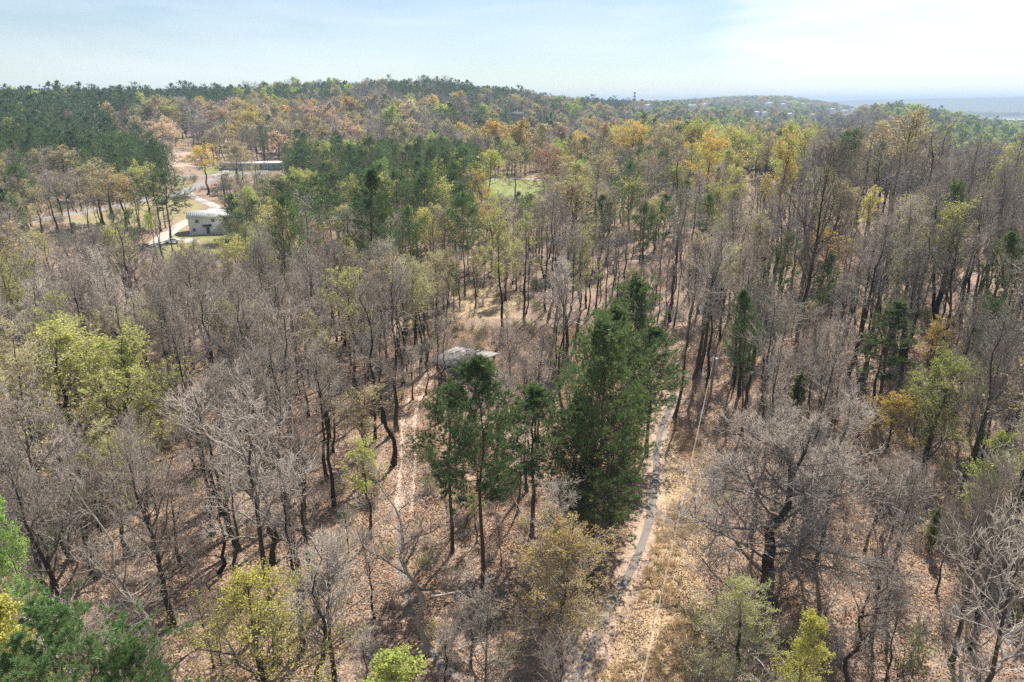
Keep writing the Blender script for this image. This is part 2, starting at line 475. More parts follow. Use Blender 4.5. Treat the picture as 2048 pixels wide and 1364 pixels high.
def taper(r0, r1, k):
    return r0[:, None] + (r1 - r0)[:, None] * np.linspace(0, 1, k + 1)[None]

# ------------------------------------------------------------------ tree prototypes (20 m tall hardwoods, 22 m pines)
def hardwood(seed, form='forest', detail=2, leaves=0, leaf_size=.12, lod=False, twig_mul=1.0):
    rng = np.random.RandomState(seed)
    H = 20.0
    k0 = 12
    tz = np.linspace(0, H * .97, k0 + 1)
    wob = np.cumsum(rng.normal(0, .16 if form != 'crooked' else .42, (k0 + 1, 2)), 0); wob -= wob[0]
    fork = form == 'spread'
    P0 = np.zeros((1, k0 + 1, 3)); P0[0, :, :2] = wob; P0[0, :, 2] = tz
    r0 = {'fan': .34, 'forest': .26, 'spread': .36, 'crooked': .25, 'young': .13}[form] * rng.uniform(.85, 1.15)
    R0 = (r0 * (1 - np.linspace(0, 1, k0 + 1) ** .9 * .93))[None]
    R0[0, 0] *= 1.35
    if fork:
        n1, a0, a1, t0, t1 = 20, 36, 72, .26, .93
    elif form == 'fan':
        n1, a0, a1, t0, t1 = 26, 30, 66, .10, .9
    elif form == 'crooked':
        n1, a0, a1, t0, t1 = 13, 35, 75, .38, .95
    elif form == 'young':
        n1, a0, a1, t0, t1 = 22, 25, 50, .15, .96
    else:
        n1, a0, a1, t0, t1 = 15, 26, 62, .48, .96
    p, d, t, _, r = spawn(rng, P0, R0, n1, t0, t1, a0, a1)
    # even spread of headings round the stem
    hd = rng.rand() * 6.28 + np.arange(n1) * 2.4 + rng.normal(0, .4, n1)
    el = np.radians(rng.uniform(a0, a1, n1) * np.interp(t, [t0, 1], [1.0, .55]))
    d = np.stack([np.sin(el) * np.cos(hd), np.sin(el) * np.sin(hd), np.cos(el)], 1)
    u = (t - t0) / (1 - t0)
    if fork: L1 = np.interp(u, [0, .35, 1], [6.4, 8.2, 2.8]) * rng.uniform(.75, 1.1, n1)
    elif form == 'fan': L1 = np.interp(u, [0, .3, 1], [8.0, 8.2, 2.2]) * rng.uniform(.7, 1.1, n1)
    elif form == 'crooked': L1 = np.interp(u, [0, .4, 1], [6.0, 5.2, 2.0]) * rng.uniform(.5, 1.25, n1)
    elif form == 'young': L1 = np.interp(u, [0, .4, 1], [4.4, 4.0, 1.2]) * rng.uniform(.8, 1.1, n1)
    else: L1 = np.interp(u, [0, .4, 1], [4.6, 5.2, 2.2]) * rng.uniform(.5, 1.2, n1)
    k1 = 7
    P1 = polyl(rng, p, d, L1, k1, .2, .06 if form != 'crooked' else .02)
    rr1 = np.minimum(r * .66, .025 + L1 * .015)
    R1 = taper(rr1, rr1 * .18, k1)
    n2, n3, n4 = (8, 5, 2)
    if detail == 3: n2, n3, n4 = 10, 6, 3
    if detail == 4: n2, n3, n4 = 14, 9, 4
    if lod: n2, n3, n4 = (7, 5, 1) if detail >= 1 else (7, 8, 0)
    if (fork or form == 'fan') and not lod: n2 += 2
    p, d, t, idx, r = spawn(rng, P1, R1, n2, .18, 1.0, 28, 62, .25)
    L2 = (.50 * L1[idx] * (1.05 - .6 * t) + .25) * rng.uniform(.65, 1.2, len(t))
    P2 = polyl(rng, p, d, L2, 4 if not lod else 2, .16, .06)
    rr2 = np.minimum(r * .75, .012 + L2 * .013); R2 = taper(rr2, rr2 * .3, P2.shape[1] - 1)
    p, d, t, idx, r = spawn(rng, P2, R2, n3, .12, 1.0, 25, 62, .25)
    L3 = (.50 * L2[idx] * (1.05 - .55 * t) + .16) * rng.uniform(.6, 1.25, len(t))
    tw = twig_mul
    G = Geo(); T = Geo(); LIMB = 2
    sides0 = 8 if not lod else 5
    V, F = tubes(P0, R0, sides0); T.add(V, F, 0)
    V, F = tubes(P1, R1, 5 if not lod else 3); G.add(V, F, LIMB)
    if not lod:
        V, F = tubes(P2, np.maximum(R2, .014 * tw), 3); G.add(V, F, 0)
        P3 = polyl(rng, p, d, L3, 2, .2, .06)
        R3 = taper(np.full(len(p), .018 * tw), np.full(len(p), .008 * tw), 2)
        V, F = tubes(P3, R3, 3); G.add(V, F, 0)
        p4, d4, t4, idx4, _ = spawn(rng, P3, R3, n4, .15, 1.0, 20, 60, .2)
        L4 = (.45 * L3[idx4] + .14) * rng.uniform(.5, 1.3, len(p4))
        e4 = p4 + d4 * L4[:, None]
        V, F = spikes(p4, e4, .011 * tw); G.add(V, F, 0)
        tips = np.concatenate([e4, P3[:, -1], P3[:, 1]])
    else:
        V, F = slivers(rng, P2[:, 0], P2[:, 1], .075 * tw); G.add(V, F, 0)
        V, F = slivers(rng, P2[:, 1], P2[:, 2], .05 * tw); G.add(V, F, 0)
        e3 = p + d * L3[:, None]
        V, F = slivers(rng, p, e3, .035 * tw); G.add(V, F, 0)
        tips = e3
        if n4:
            P3 = np.stack([p, e3], 1)
            p4, d4, t4, idx4, _ = spawn(rng, P3, np.ones((len(p), 2)), n4, .2, 1.0, 20, 60, .2)
            e4 = p4 + d4 * ((.5 * L3[idx4] + .16) * rng.uniform(.6, 1.3, len(p4)))[:, None]
            V, F = slivers(rng, p4, e4, .026 * tw); G.add(V, F, 0)
            tips = np.concatenate([e3, e4])
    if leaves:
        c = tips[rng.randint(0, len(tips), leaves)] + rng.normal(0, .10 if not lod else .22, (leaves, 3))
        V, F = diamonds(rng, c, leaf_size * rng.uniform(.6, 1.35, leaves), .3); G.add(V, F, 1)
    return T, G
def pine(seed, form='mid', nt=14, nl=.30, nw=.036, lod=0):
    rng = np.random.RandomState(seed)
    H = 22.0; k0 = 12
    wob = np.cumsum(rng.normal(0, .09, (k0 + 1, 2)), 0); wob -= wob[0]
    P0 = np.zeros((1, k0 + 1, 3)); P0[0, :, :2] = wob; P0[0, :, 2] = np.linspace(0, H * .985, k0 + 1)
    R0 = (.21 * (1 - np.linspace(0, 1, k0 + 1) * .9))[None]; R0[0, 0] *= 1.25
    if form == 'dense': n1, t0, lmax, up = 132, .12, 5.5, 0
    elif form == 'thin': n1, t0, lmax, up = 46, .42, 3.0, 0
    elif form == 'round': n1, t0, lmax, up = 64, .48, 5.0, 0
    else: n1, t0, lmax, up = 72, .43, 4.5, 0
    if lod == 1: n1 = int(n1 * .6)
    if lod == 2: n1 = int(n1 * .42)
    p, d, t, _, r = spawn(rng, P0, R0, n1, t0, .995, 50, 85)
    u = (t - t0) / (1 - t0)
    hd = np.arange(n1) * 2.39996 + rng.normal(0, .45, n1)
    el = np.radians(np.interp(u, [0, .6, 1], [92, 68, 18]) + rng.normal(0, 9, n1))
    d = np.stack([np.sin(el) * np.cos(hd), np.sin(el) * np.sin(hd), np.cos(el)], 1)
    prof = np.interp(u, [0, .25, .6, .85, 1], [.72, 1.0, .82, .45, .12])
    if form == 'dense': prof = np.interp(u, [0, .2, .6, .88, 1], [.7, 1.0, .95, .62, .2])
    if form == 'round': prof = np.interp(u, [0, .3, .7, .9, 1], [.7, 1.0, .92, .62, .3])
    L1 = lmax * prof * (rng.uniform(.62, 1.15, n1) if form != 'dense' else rng.uniform(.5, 1.2, n1))
    low = u < .22
    L1 = L1 * np.where(low & (rng.rand(n1) < .45), .45, 1)
    P1 = polyl(rng, p, d, L1, 5, .12, .075)
    rr = np.minimum(r * .45, .012 + L1 * .011); R1 = taper(rr, rr * .2, 5)
    T = Geo(); G = Geo()
    V, F = tubes(P0, R0, 8 if not lod else 5); T.add(V, F, 0)
    V, F = tubes(P1, R1, 4 if not lod else 3); T.add(V, F, 0)
    n2 = {0: 11, 1: 7, 2: 5}[lod]
    p, d, t2, idx, r2 = spawn(rng, P1, R1, n2, .25, 1.0, 25, 62, .5)
    L2 = (.36 * L1[idx] * (1.1 - .6 * t2) + .2) * rng.uniform(.6, 1.2, len(p))
    P2 = polyl(rng, p, d, L2, 2, .15, .08)
    V, F = slivers(rng, P2[:, 0], P2[:, 2], .045); T.add(V, F, 0)
    ntuft = {0: 4, 1: 3, 2: 2}[lod]
    p, d, t3, idx, _ = spawn(rng, P2, np.ones((len(p), 3)), ntuft, .3, 1.0, 5, 50, .8)
    p = p + d * rng.uniform(0, .22, len(p))[:, None]
    ax = d + np.array([0, 0, .55]); ax /= np.linalg.norm(ax, axis=1, keepdims=True)
    n = {0: nt, 1: 9, 2: 6}[lod]; ln = {0: nl, 1: .44, 2: .75}[lod]; w = {0: nw, 1: .085, 2: .21}[lod]
    A = np.repeat(p, n, 0); D = np.repeat(ax, n, 0) + rng.normal(0, .55, (len(p) * n, 3))
    D /= np.linalg.norm(D, axis=1, keepdims=True)
    A = A + rng.normal(0, .03, A.shape)
    V, F = slivers(rng, A, A + D * (ln * rng.uniform(.7, 1.2, len(A)))[:, None], w)
    G.add(V, F, 0)
    return T, G
def cedar(seed):
    """bushy young evergreen, foliage to the ground, 5 m"""
    rng = np.random.RandomState(seed)
    P0 = np.array([[[0, 0, 0], [0, .05, 2.5], [0, 0, 4.9]]], float); R0 = np.array([[.09, .06, .015]])
    p, d, t, _, r = spawn(rng, P0, R0, 90, .06, 1.0, 25, 60)
    L1 = np.interp(t, [0, .3, .7, 1], [1.0, 1.5, 1.1, .25]) * rng.uniform(.7, 1.1, 90)
    P1 = polyl(rng, p, d, L1, 3, .12, .2)
    T = Geo(); G = Geo()
    V, F = tubes(P0, R0, 6); T.add(V, F, 0)
    V, F = tubes(P1, taper(np.full(90, .02), np.full(90, .006), 3), 3); T.add(V, F, 0)
    p, d, t, _, _ = spawn(rng, P1, np.ones((90, 4)), 45, .2, 1.0, 15, 60, .6)
    V, F = slivers(rng, p, p + (d + [0, 0, .4]) * rng.uniform(.12, .34, len(p))[:, None], .06); G.add(V, F, 0)
    return T, G

PROTO = {}
def reg(key, TG, tmat, cmats):
    T, G = TG
    PROTO[key] = (T.mesh('trunk_' + key, [M[tmat]]), G.mesh('crown_' + key, [M[m] for m in cmats]))
for i in range(6): reg('bare%d' % i, hardwood(100 + i, 'forest'), 'bark', ['twig', 'twig', 'limb'])
for i in range(2): reg('crook%d' % i, hardwood(120 + i, 'crooked'), 'bark', ['twig', 'twig', 'limb'])
reg('pale0', hardwood(131, 'crooked', 2), 'pale_bark', ['twig', 'twig', 'limb'])
for i in range(2): reg('spread%d' % i, hardwood(140 + i, 'spread', 3), 'bark', ['twig', 'twig', 'limb'])
for i in range(4): reg('leaf%d' % i, hardwood(160 + i, 'forest', leaves=4200, leaf_size=.17), 'bark', ['twig', 'tan', 'limb'])
for i in range(2): reg('lspread%d' % i, hardwood(180 + i, 'spread', leaves=9500, leaf_size=.19), 'bark', ['twig', 'tan', 'limb'])
for i in range(2): reg('lfan%d' % i, hardwood(192 + i, 'fan', leaves=15000, leaf_size=.115), 'bark', ['twig', 'tan', 'limb'])
reg('spreadfan0', hardwood(196, 'fan', 4), 'bark', ['twig', 'twig', 'limb'])
for i in range(2): reg('lfull%d' % i, hardwood(186 + i, 'fan', leaves=17000, leaf_size=.15), 'bark', ['twig', 'tan', 'limb'])
reg('lyoung0', hardwood(190, 'young', leaves=9000, leaf_size=.16), 'bark', ['twig', 'tan', 'limb'])
for i in range(3): reg('pine%d' % i, pine(200 + i, 'mid'), 'pine_bark', ['needle'])
for i in range(2): reg('rpine%d' % i, pine(210 + i, 'round'), 'pine_bark', ['needle'])
reg('tpine0', pine(220, 'thin'), 'pine_bark', ['needle'])
for i in range(2): reg('dpine%d' % i, pine(230 + i, 'dense', nt=16), 'pine_bark', ['needle'])
reg('npine0', pine(240, 'round', nt=30, nl=.26, nw=.022), 'pine_bark', ['needle'])
reg('cedar0', cedar(250), 'bark', ['cedar'])

# coarser prototypes for trees that stand far off: one mesh each
LOD = {}
def reg_lod(key, TG, tmat, cmats):
    T, G = TG
    g = Geo()
    off = 0
    V = np.concatenate(T.V + G.V); nT = sum(len(v) for v in T.V)
    polys = [(f, 0) for f, _ in T.F] + [(f + nT, 1 + mi) for f, mi in G.F]
    LOD[key] = mk_mesh('tree_' + key, V, polys, [M[tmat]] + [M[m] for m in cmats])
LODP = {}
for i in range(4): reg_lod('mbare%d' % i, hardwood(300 + i, 'forest', 1, lod=True, twig_mul=1.1), 'bark', ['twig', 'twig', 'limb'])
reg_lod('mbare4', hardwood(304, 'spread', 1, lod=True, twig_mul=1.15), 'bark', ['twig', 'twig', 'limb'])
reg_lod('mbare5', hardwood(305, 'young', 1, lod=True, twig_mul=1.1), 'bark', ['twig', 'twig', 'limb'])
for i in range(2): reg_lod('mleaf%d' % i, hardwood(320 + i, 'forest', 1, leaves=2600, leaf_size=.26, lod=True), 'bark', ['twig', 'tan', 'limb'])
reg_lod('mleaf2', hardwood(322, 'spread', 1, leaves=5200, leaf_size=.28, lod=True), 'bark', ['twig', 'tan', 'limb'])
reg_lod('mpine0', pine(330, 'mid', lod=1), 'pine_bark', ['needle'])
reg_lod('mpine1', pine(331, 'round', lod=1), 'pine_bark', ['needle'])
reg_lod('mpine2', pine(332, 'dense', lod=1), 'pine_bark', ['needle'])
for i in range(3): reg_lod('fbare%d' % i, hardwood(340 + i, ['forest', 'spread', 'spread'][i], 0, lod=True, twig_mul=2.2), 'bark', ['twig', 'twig', 'limb'])
for i in range(2): reg_lod('fleaf%d' % i, hardwood(350 + i, 'spread', 0, leaves=2600, leaf_size=.52, lod=True, twig_mul=1.5), 'bark', ['twig', 'tan', 'limb'])
for i in range(2): reg_lod('fpine%d' % i, pine(360 + i, ['mid', 'round'][i], lod=2), 'pine_bark', ['needle_dark'])
def lod_color(key, slot, matkey):
    k = key + '_' + matkey
    if k not in LOD:
        me = LOD[key].copy(); me.name = 'tree_' + k; me.materials[slot] = M[matkey]; LOD[k] = me
    return k

# ------------------------------------------------------------------ ground sheet
ROAD = [(30, 452), (62, 441), (120, 431), (180, 421), (240, 411), (290, 400), (340, 391), (372, 382), (392, 372), (412, 362), (440, 355), (480, 348), (540, 343)]
ROAD2 = [(348, 355), (385, 353), (430, 352)]
DRIVE = [(376, 386), (392, 396), (412, 405), (430, 414), (405, 428), (375, 442), (352, 456), (330, 470), (308, 488)]
DRIVE2 = [(470, 335), (456, 338), (446, 346), (420, 352)]
TRACK_LOW = [(1000, 1400), (905, 1345), (868, 1310), (835, 1250), (812, 1180), (800, 1100), (802, 1045)]
TRACK = [(806, 1040), (812, 960), (818, 900), (815, 850), (828, 800), (852, 765), (865, 745)]
PATH = [(1120, 1420), (1180, 1300), (1215, 1225), (1250, 1165), (1282, 1095), (1302, 1020), (1312, 950), (1314, 900), (1322, 860), (1338, 820), (1350, 790)]
FIELDLANE = [(940, 359), (1000, 358), (1050, 358.5), (1100, 359), (1130, 360)]
def world_poly(pts): return [tuple(ground_pt(*p)[:2]) for p in pts]
FIELD_W = world_poly([(965, 352), (1090, 356), (1100, 375), (1085, 398), (1050, 412), (985, 408), (965, 390)])
YARD_W = world_poly([(300, 500), (330, 462), (372, 440), (372, 470), (430, 470), (470, 440), (520, 430), (560, 455), (470, 500), (420, 520), (340, 530)])
VERGE_W = world_poly([(120, 440), (240, 414), (340, 396), (370, 392), (410, 412), (370, 440), (330, 450), (280, 460), (190, 462)])
VERGE2_W = world_poly([(345, 362), (400, 358), (400, 372), (372, 380), (352, 384)])
YARD2_W = world_poly([(400, 330), (470, 322), (560, 334), (560, 345), (440, 350), (400, 352)])
BRUSH_W = world_poly([(345, 300), (385, 300), (400, 330), (345, 335)])
CORR_W = world_poly([(1345, 850), (1395, 870), (1415, 960), (1420, 1080), (1405, 1200), (1400, 1380), (1180, 1400), (1230, 1290), (1290, 1160), (1312, 1060), (1322, 950)])
STRAW2_W = world_poly([(900, 590), (990, 560), (1060, 600), (1010, 640), (920, 640)])
STRAW3_W = world_poly([(1700, 440), (1830, 430), (1840, 470), (1700, 500)])  # straw-coloured patch of ground on the right rise
def poly_soft(x, y, poly, grow=0):
    return in_poly(x, y, poly).astype(float)
def poly_dist(x, y, line):
    """distance of points to a polyline"""
    best = np.full(np.shape(x), 1e9)
    for (x1, y1), (x2, y2) in zip(line[:-1], line[1:]):
        dx, dy = x2 - x1, y2 - y1
        t = np.clip(((x - x1) * dx + (y - y1) * dy) / (dx * dx + dy * dy + 1e-9), 0, 1)
        best = np.minimum(best, np.hypot(x - x1 - t * dx, y - y1 - t * dy))
    return best
TRACK_L = [tuple(ground_pt(*p)[:2]) for p in TRACK]
PATH_L = [tuple(ground_pt(*p)[:2]) for p in PATH]

az_in = np.radians(np.arange(-42, 42.01, .28)); az_out = np.radians(np.concatenate([np.arange(45, 315.1, 5)]))
azs = np.concatenate([az_in, az_out])
rad = np.concatenate([[1.5, 6, 12, 18, 24], 28 * 1.0125 ** np.arange(0, 500)]); rad = rad[rad < 13500]
A_, D_ = np.meshgrid(azs, rad, indexing='ij')
gx, gy = D_ * np.sin(A_), D_ * np.cos(A_)
gz = terrain(gx, gy)
na, nr = gx.shape
ii, jj = np.meshgrid(np.arange(na), np.arange(nr - 1), indexing='ij')
i2 = (ii + 1) % na
quads = np.stack([ii * nr + jj, ii * nr + jj + 1, i2 * nr + jj + 1, i2 * nr + jj], -1).reshape(-1, 4)
V = np.stack([gx.ravel(), gy.ravel(), gz.ravel()], 1)
fx, fy = V[:, 0], V[:, 1]
grass = np.maximum.reduce([in_poly(fx, fy, FIELD_W) * 1.0, in_poly(fx, fy, YARD_W) * .58, in_poly(fx, fy, VERGE_W) * .47, in_poly(fx, fy, VERGE2_W) * .5, in_poly(fx, fy, YARD2_W) * .6])
straw = np.maximum.reduce([in_poly(fx, fy, CORR_W) * .62, in_poly(fx, fy, STRAW2_W) * .6, in_poly(fx, fy, VERGE_W) * .5, in_poly(fx, fy, STRAW3_W) * .6,
                           ((np.hypot(fx, fy) > 230) & (np.hypot(fx, fy) < 420) & (fx > -10) & (fx < 60)) * .45])
dirt = np.maximum.reduce([in_poly(fx, fy, BRUSH_W) * .9, np.clip(1 - poly_dist(fx, fy, TRACK_L) / 2.6, 0, 1) * .6, np.clip(1.6 - poly_dist(fx, fy, PATH_L) / 1.5, 0, 1) * .55])
Vc = np.concatenate([V, [[0, 0, float(terrain(0, 0))]]])
fan = np.stack([np.arange(na) * nr, ((np.arange(na) + 1) % na) * nr, np.full(na, na * nr)], 1)
z1 = [0.0]
ground = link('ground', mk_mesh('ground', Vc, [(quads[:, ::-1], 0), (fan[:, ::-1], 0)], [M['floor']], True,
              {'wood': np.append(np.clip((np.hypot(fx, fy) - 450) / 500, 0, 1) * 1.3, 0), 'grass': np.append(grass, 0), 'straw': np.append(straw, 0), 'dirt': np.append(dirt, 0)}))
ground['kind'] = 'structure'

def smooth_line(pts, step):
    P = np.array([ground_pt(*p)[:2] for p in pts])
    out = []
    for i in range(len(P) - 1):
        p0 = P[max(i - 1, 0)]; p1 = P[i]; p2 = P[i + 1]; p3 = P[min(i + 2, len(P) - 1)]
        n = max(2, int(np.linalg.norm(p2 - p1) / step))
        for t in np.arange(n) / n:
            out.append(.5 * ((2 * p1) + (-p0 + p2) * t + (2 * p0 - 5 * p1 + 4 * p2 - p3) * t * t + (-p0 + 3 * p1 - 3 * p2 + p3) * t ** 3))
    out.append(P[-1])
    return np.array(out)
def strip(name, pts, width, mat, lift=.06, step=1.0, offset=0.0, ragged=.0, seed=1):
    rng = np.random.RandomState(seed)
    c = smooth_line(pts, step) if not isinstance(pts, np.ndarray) else pts
    t = np.gradient(c, axis=0); t /= np.linalg.norm(t, axis=1, keepdims=True) + 1e-9
    n = np.stack([-t[:, 1], t[:, 0]], 1)
    K = 6; vs = []
    wv = 1 + ragged * np.convolve(rng.normal(size=len(c) + 4), np.ones(5) / 5, 'valid')
    wv2 = 1 + ragged * np.convolve(rng.normal(size=len(c) + 4), np.ones(5) / 5, 'valid')
    for s in np.linspace(-.5, .5, K):
        ww = width * s * (wv if s < 0 else wv2)
        q = c + n * (offset + ww)[:, None]
        vs.append(np.stack([q[:, 0], q[:, 1], terrain(q[:, 0], q[:, 1]) + lift - (.45 if abs(s) == .5 and lift > .1 else (.05 if abs(s) == .5 else 0))], 1))
    Vv = np.stack(vs, 1).reshape(-1, 3); N = len(c)
    i, j = np.meshgrid(np.arange(N - 1), np.arange(K - 1), indexing='ij')
    b = (i * K + j).ravel()
    o = link(name, mk_mesh(name, Vv, [(np.stack([b, b + K, b + K + 1, b + 1], 1)[:, ::-1], 0)], [mat], True))
    o['kind'] = 'structure'
    return o
strip('road', ROAD, 7.5, M['asphalt'], .16, 2.0)
strip('road', ROAD2, 6.0, M['asphalt'], .24, 2.0)
strip('driveway', DRIVE, 5.5, M['gravel'], .20, 2.0, ragged=.15)
strip('driveway', DRIVE2, 5.0, M['gravel'], .20, 2.0, ragged=.15)
strip('lane', FIELDLANE, 4.0, M['gravel'], .18, 3.0)
strip('path', PATH, .8, M['path'], .10, .5, ragged=.08, seed=3)
strip('dirt_track', TRACK, .5, M['rut'], .05, .4, offset=.85, ragged=.9, seed=4)
strip('dirt_track', TRACK, .5, M['rut'], .055, .4, offset=-.85, ragged=.9, seed=5)
strip('path', TRACK_LOW, .7, M['path'], .05, .5, ragged=.3, seed=9)
strip('forecourt', [(300, 492), (345, 484), (395, 480)], 8, M['gravel'], .22, 2.0, ragged=.3)
# far water
wv = np.array([ground_pt(x, y)[:2] for x, y in [(1900, 236)]])
wz = -35.5
def zpt(px, py, z):
    r = ray(px, py); s = (z - CAM_H) / r[2]; return (r[0] * s, r[1] * s, z)
Wp = [zpt(x, y, -31.0) for x, y in [(1945, 235), (1990, 236.5), (2100, 238.5), (2110, 241), (1985, 239.5), (1935, 238)]]
o = link('lake', mk_mesh('lake', Wp, [(np.array([[0, 1, 4, 5], [1, 2, 3, 4]])[:, ::-1], 0)], [simple('pale_water', (.30, .33, .34), .12, .05, .01, spec=.6)]))
o['kind'] = 'structure'

# ------------------------------------------------------------------ things other than trees
placed = []      # (x, y, keep-out radius)
def facing(p, extra=0): return math.atan2(-p[0], p[1]) + extra   # local -Y looks back to the drone
M['white_wall'] = simple('white_siding', (.82, .82, .82), .6, .06, 2)
M['trim'] = simple('white_trim', (.8, .8, .78), .5, .03)
M['roof_metal'] = simple('pale_metal_roof', (.62, .62, .55), .45, .07, 1.2, spec=.5)
M['roof_grey'] = simple('grey_metal_roof', (.30, .28, .27), .8, .3, 1.1, spec=.1)
M['roof_shingle'] = simple('grey_shingles', (.20, .19, .19), .9, .2, 3)
M['dark_awning'] = simple('dark_green_awning', (.02, .05, .055), .6, .1)
M['glass'] = simple('dark_window_glass', (.08, .10, .12), .12, .05, spec=.7)
M['door'] = simple('dark_door', (.05, .055, .06), .5, .1)
M['wood'] = simple('weathered_wood', (.20, .155, .11), .85, .3, 4)
M['pole_wood'] = simple('pole_wood', (.26, .21, .16), .85, .25, 4)
M['galv'] = simple('galvanised_steel', (.55, .60, .66), .4, .1, 5, metallic=.3)
M['wire'] = simple('bright_aluminium_wire', (.62, .55, .50), .6, .05, 5, spec=.5)
M['blue'] = simple('blue_plastic', (.12, .35, .55), .5, .06)
M['carpaint'] = simple('white_car_paint', (.8, .8, .8), .25, .02, spec=.6)
M['tyre'] = simple('black_rubber', (.02, .02, .02), .8, .1)
M['teal_wall'] = simple('pale_grey_teal_siding', (.28, .35, .34), .7, .1, 2)
M['log'] = simple('sun_bleached_wood', (.50, .44, .37), .9, .25, 3)
M['tan_wall'] = simple('tan_siding', (.45, .40, .34), .7, .08, 2)

def part(name, geo, mat, parent, loc=(0, 0, 0), smooth=False, rot=None):
    me = geo.mesh(name, [mat] if not isinstance(mat, list) else mat, smooth)
    return link(name, me, parent, loc, rot)
def gable_roof(w, d, z, rise, over=.5, thick=.14):
    """ridge along x"""
    g = Geo(); x0, x1 = -w / 2 - over, w / 2 + over; y0, y1 = -d / 2 - over, d / 2 + over
    dz = rise * over / (d / 2)
    for sy in (-1, 1):
        ye = sy * (d / 2 + over)
        v = [(x0, ye, z - dz), (x1, ye, z - dz), (x1, 0, z + rise), (x0, 0, z + rise)]
        v2 = [(a, b, c + thick) for a, b, c in v]
        F = [(0, 1, 2, 3), (4, 7, 6, 5), (0, 4, 5, 1), (1, 5, 6, 2), (0, 3, 7, 4)]
        if sy > 0: F = [f[::-1] for f in F]
        g.add(v + v2, F)
    return g
def seams(par, w, d, z, rise, over=.5, thick=.14, step=.6, sides=(-1, 1), mat='roof_metal'):
    n = int((w + 2 * over) / step)
    base = None
    for sy in sides:
        L_ = math.hypot(d / 2 + over, rise * (1 + over / (d / 2))); an = math.atan2(rise, d / 2)
        for i in range(n + 1):
            if base is None:
                base = Geo().box(-.025, .025, 0, L_, 0, .05).mesh('roof_seam', [M[mat]])
            x = -w / 2 - over + .02 + i * (w + 2 * over - .04) / n
            zz = z - rise * over / (d / 2) + thick + .002
            o = bpy.data.objects.new('roof_seam', base); C.objects.link(o); o.parent = par
            o.location = (x, sy * (d / 2 + over), zz); o.rotation_euler = (an, 0, 0 if sy < 0 else math.pi)
def walls(w, d, h, rise):
    g = Geo()
    v = [(-w/2, -d/2, -1.2), (w/2, -d/2, -1.2), (w/2, d/2, -1.2), (-w/2, d/2, -1.2), (-w/2, -d/2, h), (w/2, -d/2, h), (w/2, d/2, h), (-w/2, d/2, h), (-w/2, 0, h + rise), (w/2, 0, h + rise)]
    g.add(v, [(0, 1, 5, 4), (2, 3, 7, 6)]); g.add(v, [(1, 2, 6, 9, 5), (3, 0, 4, 8, 7)])
    return g
def house_window(par, x, z, w, h, y, sgn=-1):
    f = part('window', Geo().box(-w/2 - .09, w/2 + .09, -.04, .04, -.09, h + .09), M['trim'], par, (x, y + sgn * .04, z))
    p = part('pane', Geo().box(-w/2, w/2, -.015, .015, 0, h), M['glass'], f, (0, sgn * .045, 0))
    return f
# the white two-storey house by the driveway
hp = ground_pt(411, 468); HW, HD, HH = 13.5, 9.0, 5.7
hrot = facing(hp, R(2))
hx, hy = hp[0] + math.cos(hrot) * .0, hp[1] + 4.5
house = thing('house', 'white two-storey house with pale metal roof at the bend of the gravel drive', 'house', (hx, hy, hp[2] + .1), hrot)
placed.append((hx, hy, 9.5))
wl = part('wall', walls(HW, HD, HH, 1.7), M['white_wall'], house)
board = Geo().box(-HW/2 + .02, HW/2 - .02, -.02, 0, 0, .285).mesh('siding_board', [M['white_wall']])
for i in range(18):
    link('siding_board', board, wl, (0, -HD/2 - .003, .05 + i * .31))
rf = part('roof', gable_roof(HW, HD, HH, 1.7), M['roof_metal'], house)
seams(rf, HW, HD, HH, 1.7)
for x in (-4.2, .9, 4.9): house_window(house, x, 4.0, .95, .95, -HD/2 - .035)
for x in (-5.4, 4.2): house_window(house, x, 1.2, .9, 1.0, -HD/2 - .035)
dr = part('door', Geo().box(-.5, .5, -.06, .02, 0, 2.1), M['door'], house, (-1.0, -HD/2 - .04, .15))
part('handle', Geo().box(-.03, .03, -.05, 0, 0, .14), M['galv'], dr, (.38, -.06, 1.0))
aw = Geo(); aw.add([(-1.5, 0, 3.2), (1.5, 0, 3.2), (1.5, -1.1, 2.7), (-1.5, -1.1, 2.7), (-1.5, 0, 3.08), (1.5, 0, 3.08), (1.5, -1.1, 2.58), (-1.5, -1.1, 2.58)],
       [(0, 3, 2, 1), (4, 5, 6, 7), (3, 7, 6, 2), (0, 4, 7, 3), (1, 2, 6, 5)])
part('awning', aw, M['dark_awning'], house, (-1.2, -HD/2 - .04, .0))
for sx in (-1, 1): part('bracket', Geo().box(-.04, .04, -1.0, 0, 0, .06), M['trim'], house, (-1.2 + sx * 1.3, -HD/2 - .04, 2.50))
part('step', Geo().box(-1.2, 1.2, -1.6, 0, -.3, .12), M['gravel'], house, (-1.0, -HD/2 - .06, 0))

def simple_house(name, label, cat, px, py, w, d, h, rise, wallm, roofm, extra=0, group=None, n_win=3, lift=0):
    p = ground_pt(px, py); rz = facing(p, extra)
    t = thing(name, label, cat, (p[0], p[1] + d / 2, float(terrain(p[0], p[1] + d / 2)) + lift), rz, group)
    part('wall', walls(w, d, h, rise), wallm, t); part('roof', gable_roof(w, d, h, rise, .4), roofm, t)
    if n_win:
        for x in np.linspace(-w/2 + 1.4, w/2 - 1.4, n_win): house_window(t, x, h * .38, 1.1, 1.1, -d/2)
        if w > 7: part('door', Geo().box(-.5, .5, -.06, 0, 0, 2.05), M['door'], t, (w * .12 + .3, -d/2 - .003, .1))
    placed.append((p[0], p[1] + d / 2, max(w, d) * .5 + 2)); return t
simple_house('mobile_home', 'long low building with bright white roof beyond the road bend', 'building', 503, 339, 33, 7, 3.2, .7, M['teal_wall'], M['trim'], R(-3), n_win=9)
